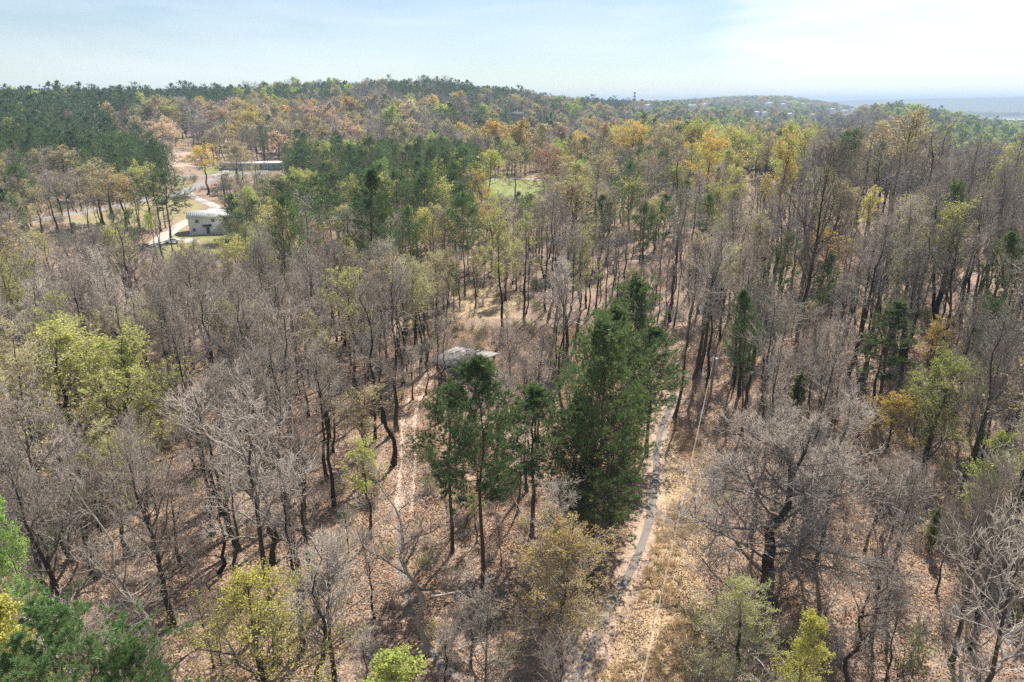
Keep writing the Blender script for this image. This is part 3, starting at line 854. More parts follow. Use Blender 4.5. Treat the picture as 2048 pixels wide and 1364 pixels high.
simple_house('house', 'pale house with a light metal roof among trees above the road', 'house', 438, 296, 15, 9, 3.4, 1.8, M['tan_wall'], M['roof_metal'], R(14), n_win=3)
simple_house('shed', 'small white roofed outbuilding right of the pale house above the road', 'shed', 459, 291, 8, 7, 3, 1.2, M['white_wall'], M['trim'], R(-10), n_win=1)
simple_house('house', 'grey house with a big grey roof behind bare trees on the right rise', 'house', 1535, 345, 17, 11, 4.5, 3.2, M['tan_wall'], M['roof_shingle'], R(12), n_win=4)
simple_house('house', 'grey roofed house high on the central hillside among bare trees', 'house', 1030, 240, 26, 12, 4.5, 4, M['tan_wall'], M['roof_shingle'], R(5), n_win=5)
simple_house('barn', 'dark low barn with an open front at the right rear of the white house', 'barn', 492, 418, 12, 7, 2.8, 1.4, M['teal_wall'], M['roof_grey'], R(8), n_win=2)
town = [(1384, 219, 30, 'below the skyline right of the mast'), (1411, 216, 18, 'just right of the largest hillside house'), (1537, 214, 34, 'high on the far slope under the blue ridge'),
        (1566, 216, 20, 'next to the long roof under the blue ridge'), (1514, 235, 12, 'low in the valley, first of three small roofs'), (1530, 236, 10, 'low in the valley, second of three small roofs'),
        (1580, 239, 13, 'low in the valley, third of three small roofs'), (1626, 241, 12, 'alone in the valley left of the near ridge'),
        (1664, 226, 20, 'left end of the bright town cluster'), (1680, 222, 22, 'upper middle of the bright town cluster'), (1690, 229, 22, 'lower middle of the bright town cluster'),
        (1704, 225, 20, 'right end of the bright town cluster'), (1714, 218, 16, 'above the bright town cluster'), (1296, 222, 12, 'under the mast among far trees'), (1606, 214, 16, 'on the far slope right of the long roof')]
TOWNWIN = [([(1020, 226), (1042, 226), (1042, 241), (1020, 241)], float(np.hypot(*ground_pt(1030, 240)[:2])) - 6)]
for px, py, w, where in town:
    TOWNWIN.append(([(px - 7, py - 12), (px + 7, py - 12), (px + 7, py + 1), (px - 7, py + 1)], float(np.hypot(*ground_pt(px, py)[:2])) - 4))
    simple_house('far_house', 'tiny white far-off house ' + where, 'house', px, py, w, 14, 8.5, 4, M['white_wall'], M['trim'], R((px * 37) % 50 - 25), 'white houses of the far town', 2, lift=2)

# the grey-roofed shelter among the trees in the middle
sp_ = ground_pt(930, 758)
sh = thing('shelter', 'low building with weathered grey roof half hidden behind the centre pines', 'building', (sp_[0], sp_[1] + 4, sp_[2]), R(-24))
placed.append((sp_[0], sp_[1] + 4, 5.0))
part('wall', Geo().box(-3.7, 3.7, -3.8, 3.8, -.6, 2.2), M['wood'], sh)
rfs = part('roof', gable_roof(7.6, 7.8, 2.2, .55, .4, .1), M['roof_grey'], sh)
seams(rfs, 7.6, 7.8, 2.2, .55, .4, .1, 1.0, mat='roof_shingle')
part('door', Geo().box(-.5, .5, -.05, 0, 0, 2), M['door'], sh, (-1.8, -3.803, 0))

# power pole and its line
pb = ground_pt(1421, 789)
ptop = at_base_top(1421, 789, 703)[1]
pole = thing('utility_pole', 'wooden utility pole with grey transformer at the upper end of the cleared strip', 'utility pole', tuple(pb), R(18))
V, F = tubes(np.array([[[0, 0, -.3], [0, 0, ptop * .5], [0, 0, ptop]]]), np.array([[.19, .165, .13]]), 10); g = Geo(); g.add(V, F); g.box(-.1, .1, -.1, .1, ptop - .02, ptop + .02)
part('post', g, M['pole_wood'], pole, smooth=True)
part('crossarm', Geo().box(-.75, .75, -.06, .06, 0, .12), M['pole_wood'], pole, (0, -.2, ptop - .5))
def cyl(r, h, n=12, r2=None):
    V, F = tubes(np.array([[[0, 0, 0], [0, 0, h]]], float), np.array([[r, r2 or r]]), n)
    g = Geo(); g.add(V, F); g.add(V, [tuple(range(n))[::-1], tuple(range(n, 2 * n))]); return g
tr_ = part('transformer', cyl(.27, .95), M['galv'], pole, (.42, -.05, ptop - 2.1), True)
part('lid', cyl(.29, .08, 12, .2), M['galv'], tr_, (0, 0, .952), True)
for sx in (-.6, 0, .6): part('insulator', cyl(.06, .18, 8), M['trim'], pole, (sx, -.2, ptop - .38), True)
placed.append((pb[0], pb[1], 3))
A_pt = np.array([pb[0], pb[1], pb[2] + ptop - .3])
r_ = ray(1280, 1364); s_ = (8.3 - CAM_H) / r_[2]; mid = np.array([r_[0] * s_, r_[1] * s_, 8.3])
dirw = (mid - A_pt) / (A_pt[1] - mid[1])
far_end = A_pt + dirw * (A_pt[1] + 16); far_end[2] = 9.8
t_ = np.linspace(0, 1, 60)[:, None]
ends = A_pt * (1 - t_) + far_end * t_; 
for off, lab, rw in ((0.0, 'upper bright power wire running from the pole down the cleared strip', .011), (.16, 'lower power wire hanging just under the bright upper one', .008)):
    e = ends.copy(); e[:, 2] -= 4 * (.9) * (t_[:, 0] * (1 - t_[:, 0])) + off * 1.6; e[:, 0] += off * .25
    V, F = tubes(e[None], np.full((1, 60), rw), 5); g = Geo(); g.add(V, F)
    o = link('power_line', g.mesh('power_line', [M['wire']], True)); tag(o, lab, 'wire', 'wires on the utility pole')
# second pole stands behind the viewer, carrying the line's other end
pz = float(terrain(far_end[0], far_end[1]))

# blue drum, car, trailer, logs
bp_ = ground_pt(1093, 727)
bd = thing('drum', 'small light blue drum lying in the leaves right of the grey roof', 'drum', tuple(bp_ + [0, 0, .0]), .5)
part('shell', cyl(.34, .95, 14), M['blue'], bd, (-.4, 0, .34), True, (0, R(90), .3))
part('lid', cyl(.35, .04, 14), M['trim'], bd, (-.46, -.02, .34), True, (0, R(90), .3))
def car(label, px, py, rz):
    p = ground_pt(px, py); t = thing('car', label, 'car', (p[0], p[1], p[2] + .2), rz)
    prof = [(-2.2, .35), (-2.25, .75), (-1.9, .95), (-1.0, 1.0), (-.5, 1.45), (1.0, 1.48), (1.7, 1.05), (2.2, .95), (2.25, .4)]
    g = Geo(); n = len(prof)
    v = []
    for sy in (-.85, .85):
        for x, z in prof: v.append((x, sy * (.82 if z > 1.1 else 1), z))
    g.add(v, [(i, i + 1, n + i + 1, n + i) for i in range(n - 1)] + [(n - 1, 0, n, 2 * n - 1)]); g.add(v, [tuple(range(n))[::-1], tuple(range(n, 2 * n))])
    part('body', g, M['carpaint'], t)
    for sx in (-1.4, 1.4):
        for sy in (-.75, .75): part('wheel', cyl(.33, .2, 12), M['tyre'], t, (sx, sy + .1, .33), False, (R(90), 0, 0))
    part('windscreen', Geo().add([(-1.02, -.66, 1.02), (-1.02, .66, 1.02), (-.55, .6, 1.42), (-.55, -.6, 1.42)], [(0, 3, 2, 1)]), M['glass'], t)
    for sy in (-1, 1): part('side_window', Geo().box(-.5, 1.0, -.01, .01, 1.05, 1.38), M['glass'], t, (0, sy * .8, 0))
    placed.append((p[0], p[1], 4)); return t
car('white car parked on the gravel below the white house', 345, 487, .4)
tp = ground_pt(450, 336)
tr = thing('trailer', 'white box trailer at the left end of the long low building', 'trailer', (tp[0], tp[1], tp[2] + .1), facing(tp, .2))
part('box', Geo().box(-3, 3, -1.2, 1.2, .7, 3.4), M['carpaint'], tr)
part('hitch', Geo().box(-4.2, -3, -.08, .08, .6, .75), M['galv'], tr)
for sx in (-.9, .9):
    for sy in (-1.25, 1.05): part('wheel', cyl(.4, .2, 12), M['tyre'], tr, (sx, sy + .2, .4), False, (R(90), 0, 0))
placed.append((tp[0], tp[1], 4))
logs = [(1585, 678, 4.5, .5, 'pale fallen log on the leaf floor between trunks right of the pole'), (1705, 665, 3.5, .9, 'short pale fallen branch among trunks left of the narrow dark pine'),
        (262, 1195, 5, 1.2, 'pale fallen trunk among the left foreground stems'), (905, 1190, 4, .2, 'grey fallen branch beside the rutted track in the foreground'),
        (520, 880, 5, .8, 'pale fallen log under bare trees left of the rutted track'), (1478, 868, 3, 2.2, 'small fallen branch beside the cleared strip below the pole')]
for px, py, ln, an, lab in logs:
    p = ground_pt(px, py); k = 7; rng = np.random.RandomState(px)
    P = np.zeros((1, k, 3)); P[0, :, 0] = np.linspace(-ln / 2, ln / 2, k); P[0, 1:-1, 1:] = rng.normal(0, .06, (k - 2, 2))
    V, F = tubes(P, np.linspace(.15, .06, k)[None], 7); g = Geo(); g.add(V, F)
    p1, d1, _, _, _ = spawn(rng, P, np.ones((1, k)), 5, .3, .95, 30, 70, 1.0)
    V, F = spikes(p1, p1 + d1 * .8, .04); g.add(V, F)
    tag(link('fallen_log', g.mesh('fallen_log', [M['log']]), None, (p[0], p[1], p[2] + .14), (0, 0, an)), lab, 'log', 'fallen wood on the forest floor')
# mast on the far ridge
mp = at_top(1269.5, 184, 40, 1450)
mast = thing('radio_mast', 'lattice radio mast with antenna rings on the far skyline', 'mast', tuple(mp))
MH = 40; w0, w1 = 2.2, .7
g = Geo(); corners = [(-1, -1), (1, -1), (1, 1), (-1, 1)]
lev = np.linspace(0, MH, 16)
for cx, cy in corners:
    V, F = tubes(np.array([[[cx * w0, cy * w0, 0], [cx * w1, cy * w1, MH]]], float), np.array([[.28, .22]]), 4); g.add(V, F)
for a, b in zip(lev[:-1], lev[1:]):
    ra = w0 + (w1 - w0) * a / MH; rb = w0 + (w1 - w0) * b / MH
    for i in range(4):
        c1, c2 = corners[i], corners[(i + 1) % 4]
        V, F = tubes(np.array([[[c1[0] * ra, c1[1] * ra, a], [c2[0] * rb, c2[1] * rb, b]]], float), np.array([[.14, .14]]), 3); g.add(V, F)
M['steel'] = simple('dull_steel', (.16, .17, .18), .6, .1)
part('lattice', g, M['steel'], mast)
for z in (MH - 2, MH - 9, MH - 15): part('antenna_ring', cyl(2.6, 2.2, 10), M['steel'], mast, (0, 0, z))

# ------------------------------------------------------------------ the trees picked out by hand
# (proto, colour or None, (base x, base y) or None, (top x, top y), height if no base, width factor, label)
HAND = [
 ('pine0', None, (967, 1190), (957, 722), 0, 1.12, 'tall open pine in the centre with a long bare trunk and rounded top'),
 ('pine1', None, (893, 1105), (893, 770), 0, 1.15, 'shorter pine leaning on the left flank of the tall centre pine'),
 ('pine2', None, (1066, 1075), (1066, 772), 0, 1.2, 'pale green open pine between the tall centre pine and the dense pine mass'),
 ('dpine0', None, (1213, 1095), (1207, 668), 0, 1.0, 'front pine of the dense dark mass beside the path'),
 ('dpine1', None, (1240, 1010), (1236, 628), 0, .95, 'middle pine of the dense dark mass beside the path'),
 ('dpine0', None, (1296, 925), (1266, 573), 0, .95, 'rear and topmost pine of the dense mass beside the path'),
 ('pine0', None, (1305, 905), (1312, 655), 0, 1.35, 'right flank pine of the dense mass beside the path'),
 ('dpine1', None, (1150, 1060), (1160, 800), 0, .8, 'low dark pine filling the left skirt of the dense mass'),
 ('tpine0', None, (1748, 861), (1797, 603), 0, 1.2, 'narrow dark pine standing alone on the right slope'),
 ('tpine0', None, (1706, 830), (1728, 760), 0, 1.6, 'small dark pine at the left foot of the narrow dark pine'),
 ('cedar0', None, (1604, 848), (1601, 748), 0, 1.05, 'bushy bright yellow-green evergreen on the right slope'),
 ('cedar0', None, (1890, 1105), (1878, 1020), 0, .8, 'small bright green young evergreen leaning among grey brush at right'),
 ('npine0', None, None, (100, 1290), 19.5, 1.25, 'bushy near pine filling the lower left corner'),
 ('npine0', None, None, (245, 1345), 17.0, 1.05, 'lower near pine right of the corner pine at bottom left'),
 ('lyoung0', 'yellow', None, (5, 1195), 20.0, .7, 'yellow leafing tree top at the far left edge behind the corner pine'),
 ('lyoung0', 'green', None, (-28, 1000), 19, .6, 'bright green leafing tree cut by the left edge of the view'),
 ('tpine0', None, (1640, 700), (1662, 508), 0, 1.1, 'slim dark pine with ragged top right of the pole'),
 ('rpine0', None, None, (1420, 398), 17, .6, 'small round-topped green pine above the trunks right of centre'),
 ('rpine1', None, None, (1290, 418), 17, .75, 'green pine top in the grey woods above the dense pine mass'),
 ('rpine0', None, None, (1578, 480), 17, .75, 'green pine top right of the pole, above the yellowish oak'),
 ('pine1', None, None, (2022, 468), 19, 1.0, 'dark pine at the right edge half way up'),
 ('rpine1', None, (928, 592), (925, 400), 0, 1.1, 'slender pine with rounded crown and bare trunk in front of the pine clump'),
 ('rpine0', None, (327, 482), (322, 350), 0, 1.35, 'lone roadside pine left of the white house'),
 ('rpine0', None, None, (1180, 385), 15, .8, 'small yellowish-green pine right of the field'),
 ('tpine0', None, (905, 640), (905, 520), 0, .9, 'small dark evergreen below the slender rounded pine'),
 ('rpine1', None, None, (742, 283), 27, 1.3, 'tallest dark pine at the back of the central clump'),
 ('rpine0', None, None, (700, 296), 25, 1.2, 'dark pine left of the tallest pine in the central clump'),
 ('rpine1', None, None, (600, 302), 22, 1.5, 'large rounded green pine right of the long low building'),
 ('rpine0', None, None, (556, 368), 19, 1.7, 'broad yellowish-green pine behind the white house'),
 ('rpine1', None, None, (668, 352), 21, 1.5, 'broad green pine between the bright green tree and the rounded pine'),
 ('rpine0', None, None, (640, 398), 17, 1.1, 'low green pine in front of the broad green pine'),
 ('rpine1', None, None, (815, 296), 22, 1.1, 'dark pine top behind the right half of the clump'),
 ('rpine0', None, None, (860, 300), 22, 1.0, 'pine with a flat top at the right rear of the clump'),
 ('rpine1', None, None, (790, 350), 23, 1.2, 'tall pine right of the bright green tree'),
 ('rpine0', None, None, (848, 352), 23, 1.2, 'tall pine in the right half of the central clump'),
 ('rpine1', None, None, (905, 332), 22, .9, 'darker pine at the right end of the clump'),
 ('rpine0', None, None, (745, 400), 20, 1.1, 'front pine of the clump with a short visible trunk'),
 ('rpine1', None, None, (818, 425), 20, 1.0, 'front right pine of the clump with drooping sprays'),
 ('rpine0', None, None, (960, 318), 20, .9, 'rounded dark pine left of the field corner'),
 ('dpine1', None, (470, 480), (468, 390), 0, 1.9, 'dark bushy evergreen hiding the right end of the white house'),
 ('rpine1', None, None, (505, 405), 15, 1.2, 'low green evergreen right of the white house'),
 ('rpine0', None, None, (28, 338), 20, 1.4, 'dark pine beside the road at the left edge'),
 ('rpine1', None, None, (1142, 275), 24, .7, 'narrow dark evergreen left of the round bare tree'),
 ('rpine0', None, None, (1712, 268), 19, 1.2, 'small dark pine on the brow of the right ridge'),
 ('rpine1', None, None, (1690, 240), 22, 1.0, 'dark pine on the skyline of the right ridge'),
 ('rpine1', None, None, (1765, 280), 17, .6, 'slim dark evergreen among bare ridge trees'),
 ('tpine0', None, None, (1398, 262), 20, .9, 'dark spire-like evergreen among gold trees'),
 ('rpine0', None, None, (520, 255), 22, 1.2, 'dark green pine rising beside the gold trees'),
 # leafing hardwoods
 ('lfull1', 'green', None, (757, 318), 21, .75, 'bright lime green tree glowing within the dark pine clump'),
 ('lfull0', 'pale', None, (95, 655), 19, 1.0, 'wide yellow-green tree at the left edge half way down'),
 ('lfull1', 'pale', None, (228, 668), 18, .9, 'second wide yellow-green tree right of the one at the left edge'),
 ('lfan1', 'yellow', None, (492, 1150), 14.5, .95, 'bright yellow leafing tree at the bottom left of centre'),
 ('lfan0', 'bronze', (1128, 1345), (1130, 1045), 0, 1.1, 'golden-brown leafing tree at the bottom left of the path'),
 ('lyoung0', 'yellow', None, (1625, 1228), 12, 1.0, 'yellow leafing sapling at the bottom right of centre'),
 ('lfan1', 'olive', None, (1490, 1165), 11, .75, 'olive green low tree beside the cleared strip at the bottom'),
 ('lyoung0', 'lime', None, (782, 1318), 11, 1.7, 'small vivid lime green tree cut by the bottom edge'),
 ('leaf0', 'lime', None, (728, 890), 11, 1.3, 'low yellow-green sapling just left of the rutted track'),
 ('leaf1', 'tan', None, (715, 785), 12, 1.6, 'tan leafing tree beside the upper rutted track'),
 ('lfan0', 'lime', (1858, 950), (1902, 702), 0, .7, 'fresh yellow-green tree fanning upward at right'),
 ('lyoung0', 'lime', None, (2000, 862), 13, 1.2, 'lime green low tree at the right edge'),
 ('lspread1', 'gold', (1790, 950), (1800, 792), 0, .7, 'tan-gold round tree between the narrow pine and the yellow-green tree'),
 ('leaf2', 'gold', None, (1880, 640), 12, 1.0, 'dull gold leafing tree right of the narrow dark pine'),
 ('leaf3', 'yellow', (1790, 520), (1748, 378), 0, 1.2, 'bright yellow tree amid the grey woods at upper right'),
 ('lspread0', 'tan', None, (1685, 375), 17, .8, 'tan crowned tree left of the bright yellow tree'),
 ('lspread1', 'gold', None, (1655, 470), 12, .75, 'low golden crown below the tan crowned tree'),
 ('lfull0', 'gold', None, (620, 438), 14, .9, 'golden-yellow tree below the central pines at left'),
 ('spread0', None, None, (716, 428), 15, .8, 'round bare tree right of the golden-yellow tree'),
 ('leaf2', 'gold', (410, 390), (402, 292), 0, 1.5, 'yellow-topped tree standing where the roads meet'),
 ('lspread0', 'gold', None, (1180, 238), 23, 1.1, 'large golden round tree behind the field'),
 ('lspread1', 'gold', None, (1268, 250), 24, 1.2, 'large golden tree right of the round bare one'),
 ('spread1', None, None, (1198, 276), 22, .95, 'round bare grey tree between the two large golden trees'),
 ('leaf1', 'orange', None, (1112, 312), 19, 1.1, 'orange tree top right of the field'),
 ('leaf0', 'orange', None, (1222, 326), 17, 1.0, 'second orange top below the round bare tree'),
 ('lspread1', 'rust', None, (1388, 310), 16, .8, 'rust-orange round tree left of the grey house'),
 ('lspread0', 'rust', None, (1058, 275), 19, .8, 'brown-orange tree behind the field'),
 ('lspread0', 'green', None, (1153, 211), 26, 1.1, 'bright green round tree on the far slope'),
 ('lspread0', 'lime', None, (1350, 335), 15, .8, 'pale yellow-green tree below the rust-orange one'),
 ('leaf3', 'lime', None, (1450, 265), 19, 1.2, 'pale lime spire among the golden trees'),
 ('leaf0', 'gold', None, (955, 345), 19, 1.5, 'straw-gold loose tree left of the field'),
 ('leaf2', 'gold', None, (985, 420), 16, 1.3, 'second straw-gold tree below the first, near the field'),
 ('lspread0', 'olive', None, (1265, 360), 16, .9, 'olive leafing tree in the woods right of the field'),
 ('leaf3', 'tan', (200, 470), (205, 345), 0, 1.6, 'tan leafing tree beside the road at left'),
 ('leaf1', 'gold', (262, 462), (232, 350), 0, 1.4, 'second tan-gold tree beside the road at left'),
 ('lspread1', 'tan', None, (118, 300), 20, .8, 'greenish-tan tree in front of the pine stand'),
 ('lspread0', 'gold', None, (492, 222), 25, 1.1, 'large deep gold tree left of centre below the ridge'),
 ('lspread1', 'orange', None, (440, 218), 24, 1.0, 'large amber tree joined to the deep gold one'),
 ('lspread0', 'yellow', None, (335, 212), 23, .9, 'bright yellow tree below the pine ridge'),
 ('lspread1', 'orange', None, (320, 245), 22, .9, 'brown-orange tree under the bright yellow one'),
 ('lspread0', 'orange', None, (685, 240), 24, .9, 'orange tree on the middle of the slope'),
 ('leaf3', 'orange', None, (205, 205), 24, 1.2, 'orange streak of a tree between two pine stands'),
 ('lspread1', 'tan', None, (468, 290), 20, .9, 'tan tree above the box trailer'),
 # bare trees with a shape of their own
 ('spreadfan0', None, (1582, 1215), (1602, 848), 0, 1.15, 'huge spreading bare grey tree right of the cleared strip'),
 ('pale0', None, (820, 1310), (812, 925), 0, 1.35, 'pale bare tree with long crooked limbs over the rutted track'),
 ('pale0', None, (345, 1390), (205, 948), 0, 1.0, 'leaning pale-barked bare tree in the left foreground'),
 ('crook0', None, (1700, 1420), (1735, 1150), 0, 1.5, 'bare tree with white twisting limbs at the bottom right'),
 ('pale0', None, (1890, 1420), (1960, 1190), 0, 1.4, 'second white-limbed bare tree in the bottom right corner'),
 ('crook1', None, (738, 800), (742, 640), 0, 1.5, 'bare tree with arching twiggy limbs above the rutted track'),
 ('spread1', None, (655, 1390), (640, 1085), 0, .9, 'bare dark-limbed tree right of the bright yellow tree at the bottom'),
 ('crook0', None, (415, 1145), (395, 900), 0, 1.2, 'forked bare tree in the middle of the left woods'),
 ('bare0', None, (1349, 835), (1450, 560), 0, 1.0, 'thick dark leaning bare trunk right of the dense pine mass'),
 ('bare1', None, (1391, 787), (1440, 520), 0, 1.0, 'bare tree just left of the utility pole'),
 ('bare2', None, (1457, 792), (1510, 530), 0, 1.1, 'bare tree just right of the utility pole casting a long shadow'),
 ('bare3', None, (1638, 800), (1700, 560), 0, 1.0, 'tall dark bare trunk behind the bright bushy evergreen'),
 ('crook1', None, (1125, 870), (1135, 560), 0, .9, 'thin double-stemmed bare tree behind the right centre pine'),
 ('bare4', None, (1127, 770), (1130, 520), 0, .9, 'single straight bare tree near the blue drum'),
 ('bare5', None, (968, 1010), (950, 780), 0, .8, 'bare tree hidden behind the tall centre pine'),
 ('bare0', None, (448, 398), (440, 322), 0, 1.1, 'first slim bare tree right of the yellow-topped road tree'),
 ('bare3', None, (470, 392), (468, 318), 0, 1.1, 'second slim bare tree right of the yellow-topped road tree'),
 ('bare5', None, (500, 385), (508, 312), 0, 1.2, 'bare tree standing in front of the long low building'),
 ('bare2', None, (526, 378), (535, 315), 0, 1.2, 'bare tree before the right end of the long low building'),
 ('leaf1', 'tan', (485, 380), (478, 288), 0, 1.5, 'tan budding tree rising in front of the long white roof'),
 ('bare4', None, (150, 478), (122, 350), 0, 1.2, 'leaning bare tree below the road at far left'),
 ('crook0', None, (178, 492), (172, 395), 0, 1.2, 'bare forked tree below the road left of the tan tree'),
 ('bare1', None, (110, 470), (88, 345), 0, 1.3, 'grey bare tree with fine crown before the pine stand'),
 ('bare0', None, (272, 462), (262, 352), 0, 1.1, 'grey bare tree left of the lone roadside pine'),
 ('spread1', None, (925, 800), (935, 700), 0, .8, 'small bare tree reaching over the grey roof'),
 ('crook1', None, (872, 790), (848, 668), 0, 1.1, 'crooked bare tree at the left gable of the grey roofed building'),
 ('crook1', None, (640, 1400), (600, 1050), 0, 1.2, 'bare tree with tangled limbs just right of the bright yellow bottom tree'),
 ('crook0', None, (985, 1400), (960, 1160), 0, 1.3, 'low bare tree with sweeping limbs at the bottom centre'),
 ('spread1', None, (60, 1340), (40, 900), 0, .9, 'large bare tree with arching limbs near the left edge'),
 ('crook1', None, (520, 1130), (500, 800), 0, 1.2, 'dark multi-forked bare tree left of the rutted track'),
 ('spread0', None, (1940, 1330), (2000, 960), 0, .8, 'wide bare tree with silvery twigs near the right edge'),
 ('spread1', None, (280, 1250), (265, 860), 0, .8, 'broad bare tree with pinkish twigs in the left woods'),
 ('spread0', None, (840, 800), (820, 690), 0, 1.2, 'wide low bare tree left of the grey roofed building'),
 ('spread1', None, (1010, 770), (1020, 640), 0, 1.0, 'wide low bare tree right of the grey roofed building'),
 ('lspread0', 'tan', None, (1010, 470), 15, .9, 'tan leafing tree below the field between grey trees'),
 ('leaf3', 'lime', None, (1060, 430), 16, 1.3, 'pale yellow-green loose tree just below the field'),
 ('leaf0', 'gold', None, (860, 440), 15, 1.3, 'straw coloured tree under the right end of the pine clump'),
 ('crook0', None, (1085, 420), (1060, 358), 0, 1.4, 'dead grey tree leaning over the edge of the field'),
]
WIDE = {  # crown widths read off the view
 'tall open pine in the centre with a long bare trunk and rounded top': 190,
 'shorter pine leaning on the left flank of the tall centre pine': 150,
 'pale green open pine between the tall centre pine and the dense pine mass': 185,
 'front pine of the dense dark mass beside the path': 215,
 'middle pine of the dense dark mass beside the path': 190,
 'rear and topmost pine of the dense mass beside the path': 150,
 'right flank pine of the dense mass beside the path': 130,
 'bushy near pine filling the lower left corner': 330,
 'lower near pine right of the corner pine at bottom left': 170,
 'bright lime green tree glowing within the dark pine clump': 85,
 'wide yellow-green tree at the left edge half way down': 270,
 'second wide yellow-green tree right of the one at the left edge': 210,
 'bright yellow leafing tree at the bottom left of centre': 290,
 'golden-brown leafing tree at the bottom left of the path': 215,
 'olive green low tree beside the cleared strip at the bottom': 190,
 'fresh yellow-green tree fanning upward at right': 130,
 'tan-gold round tree between the narrow pine and the yellow-green tree': 110,
 'tan crowned tree left of the bright yellow tree': 110,
 'low golden crown below the tan crowned tree': 120,
 'golden-yellow tree below the central pines at left': 140,
 'round bare tree right of the golden-yellow tree': 120,
 'large golden round tree behind the field': 115,
 'large golden tree right of the round bare one': 135,
 'round bare grey tree between the two large golden trees': 115,
 'orange tree top right of the field': 45,
 'second orange top below the round bare tree': 45,
 'rust-orange round tree left of the grey house': 90,
 'brown-orange tree behind the field': 65,
 'bright green round tree on the far slope': 34,
 'pale yellow-green tree below the rust-orange one': 75,
 'straw-gold loose tree left of the field': 60,
 'second straw-gold tree below the first, near the field': 80,
 'large deep gold tree left of centre below the ridge': 70,
 'large amber tree joined to the deep gold one': 70,
 'bright yellow tree below the pine ridge': 60,
 'brown-orange tree under the bright yellow one': 70,
 'orange tree on the middle of the slope': 50,
 'huge spreading bare grey tree right of the cleared strip': 400,
 'large rounded green pine right of the long low building': 90,
 'broad yellowish-green pine behind the white house': 105,
 'broad green pine between the bright green tree and the rounded pine': 85,
 'tallest dark pine at the back of the central clump': 70,
 'lone roadside pine left of the white house': 95,
 'dark bushy evergreen hiding the right end of the white house': 92,
 'slender pine with rounded crown and bare trunk in front of the pine clump': 75,
 'tall pine right of the bright green tree': 75,
 'tall pine in the right half of the central clump': 75,
 'tan leafing tree beside the road at left': 90,
 'second tan-gold tree beside the road at left': 85,
 'greenish-tan tree in front of the pine stand': 90,
 'narrow dark pine standing alone on the right slope': 90,
 'yellow-topped tree standing where the roads meet': 65,
 'olive leafing tree in the woods right of the field': 95,
 'tan tree above the box trailer': 70,
 'small round-topped green pine above the trunks right of centre': 50,
 'green pine top in the grey woods above the dense pine mass': 55,
}
LEAN = {'leaning pale-barked bare tree in the left foreground': (0, -.10), 'thick dark leaning bare trunk right of the dense pine mass': (0.02, .05),
        'dead grey tree leaning over the edge of the field': (.05, .12)}
NAMEOF = lambda pk: 'pine_tree' if 'pine' in pk else ('evergreen_tree' if 'cedar' in pk else ('leafing_tree' if pk[0] == 'l' else 'bare_tree'))
CATOF = {'pine_tree': 'pine tree', 'evergreen_tree': 'evergreen tree', 'leafing_tree': 'tree', 'bare_tree': 'bare tree'}
ZH = {'pine': 22.0, 'cedar': 5.0}
ROOTS = {}
def plant(pk, col, x, y, h, wf, label, rz, group=None, lean=(0, 0)):
    base = 22.0 if 'pine' in pk else (5.0 if 'cedar' in pk else 20.0)
    s = h / base
    z = float(terrain(x, y)) - .12
    nm = NAMEOF(pk)
    tm, cm = PROTO[pk]
    root = bpy.data.objects.new(nm, None); C.objects.link(root)
    root.location = (x, y, z); root.rotation_euler = (lean[0], lean[1], rz)
    root['label'] = label; root['category'] = CATOF[nm]
    if group: root['group'] = group
    sx = s * wf
    a = bpy.data.objects.new('trunk', tm); C.objects.link(a); a.parent = root; a.scale = (sx, sx, s)
    b = bpy.data.objects.new('crown', cm); C.objects.link(b); b.parent = root; b.scale = (sx, sx, s)
    if col:
        b.material_slots[1].link = 'OBJECT'; b.material_slots[1].material = M[col]
    return root
hand_xy = []
NEEDG = []
NATW = {}
for k_, (tm_, cm_) in PROTO.items():
    co = np.zeros(len(cm_.vertices) * 3, np.float32); cm_.vertices.foreach_get('co', co); co = co.reshape(-1, 3)
    NATW[k_] = 2 * float(np.percentile(np.hypot(co[:, 0], co[:, 1]), 93))
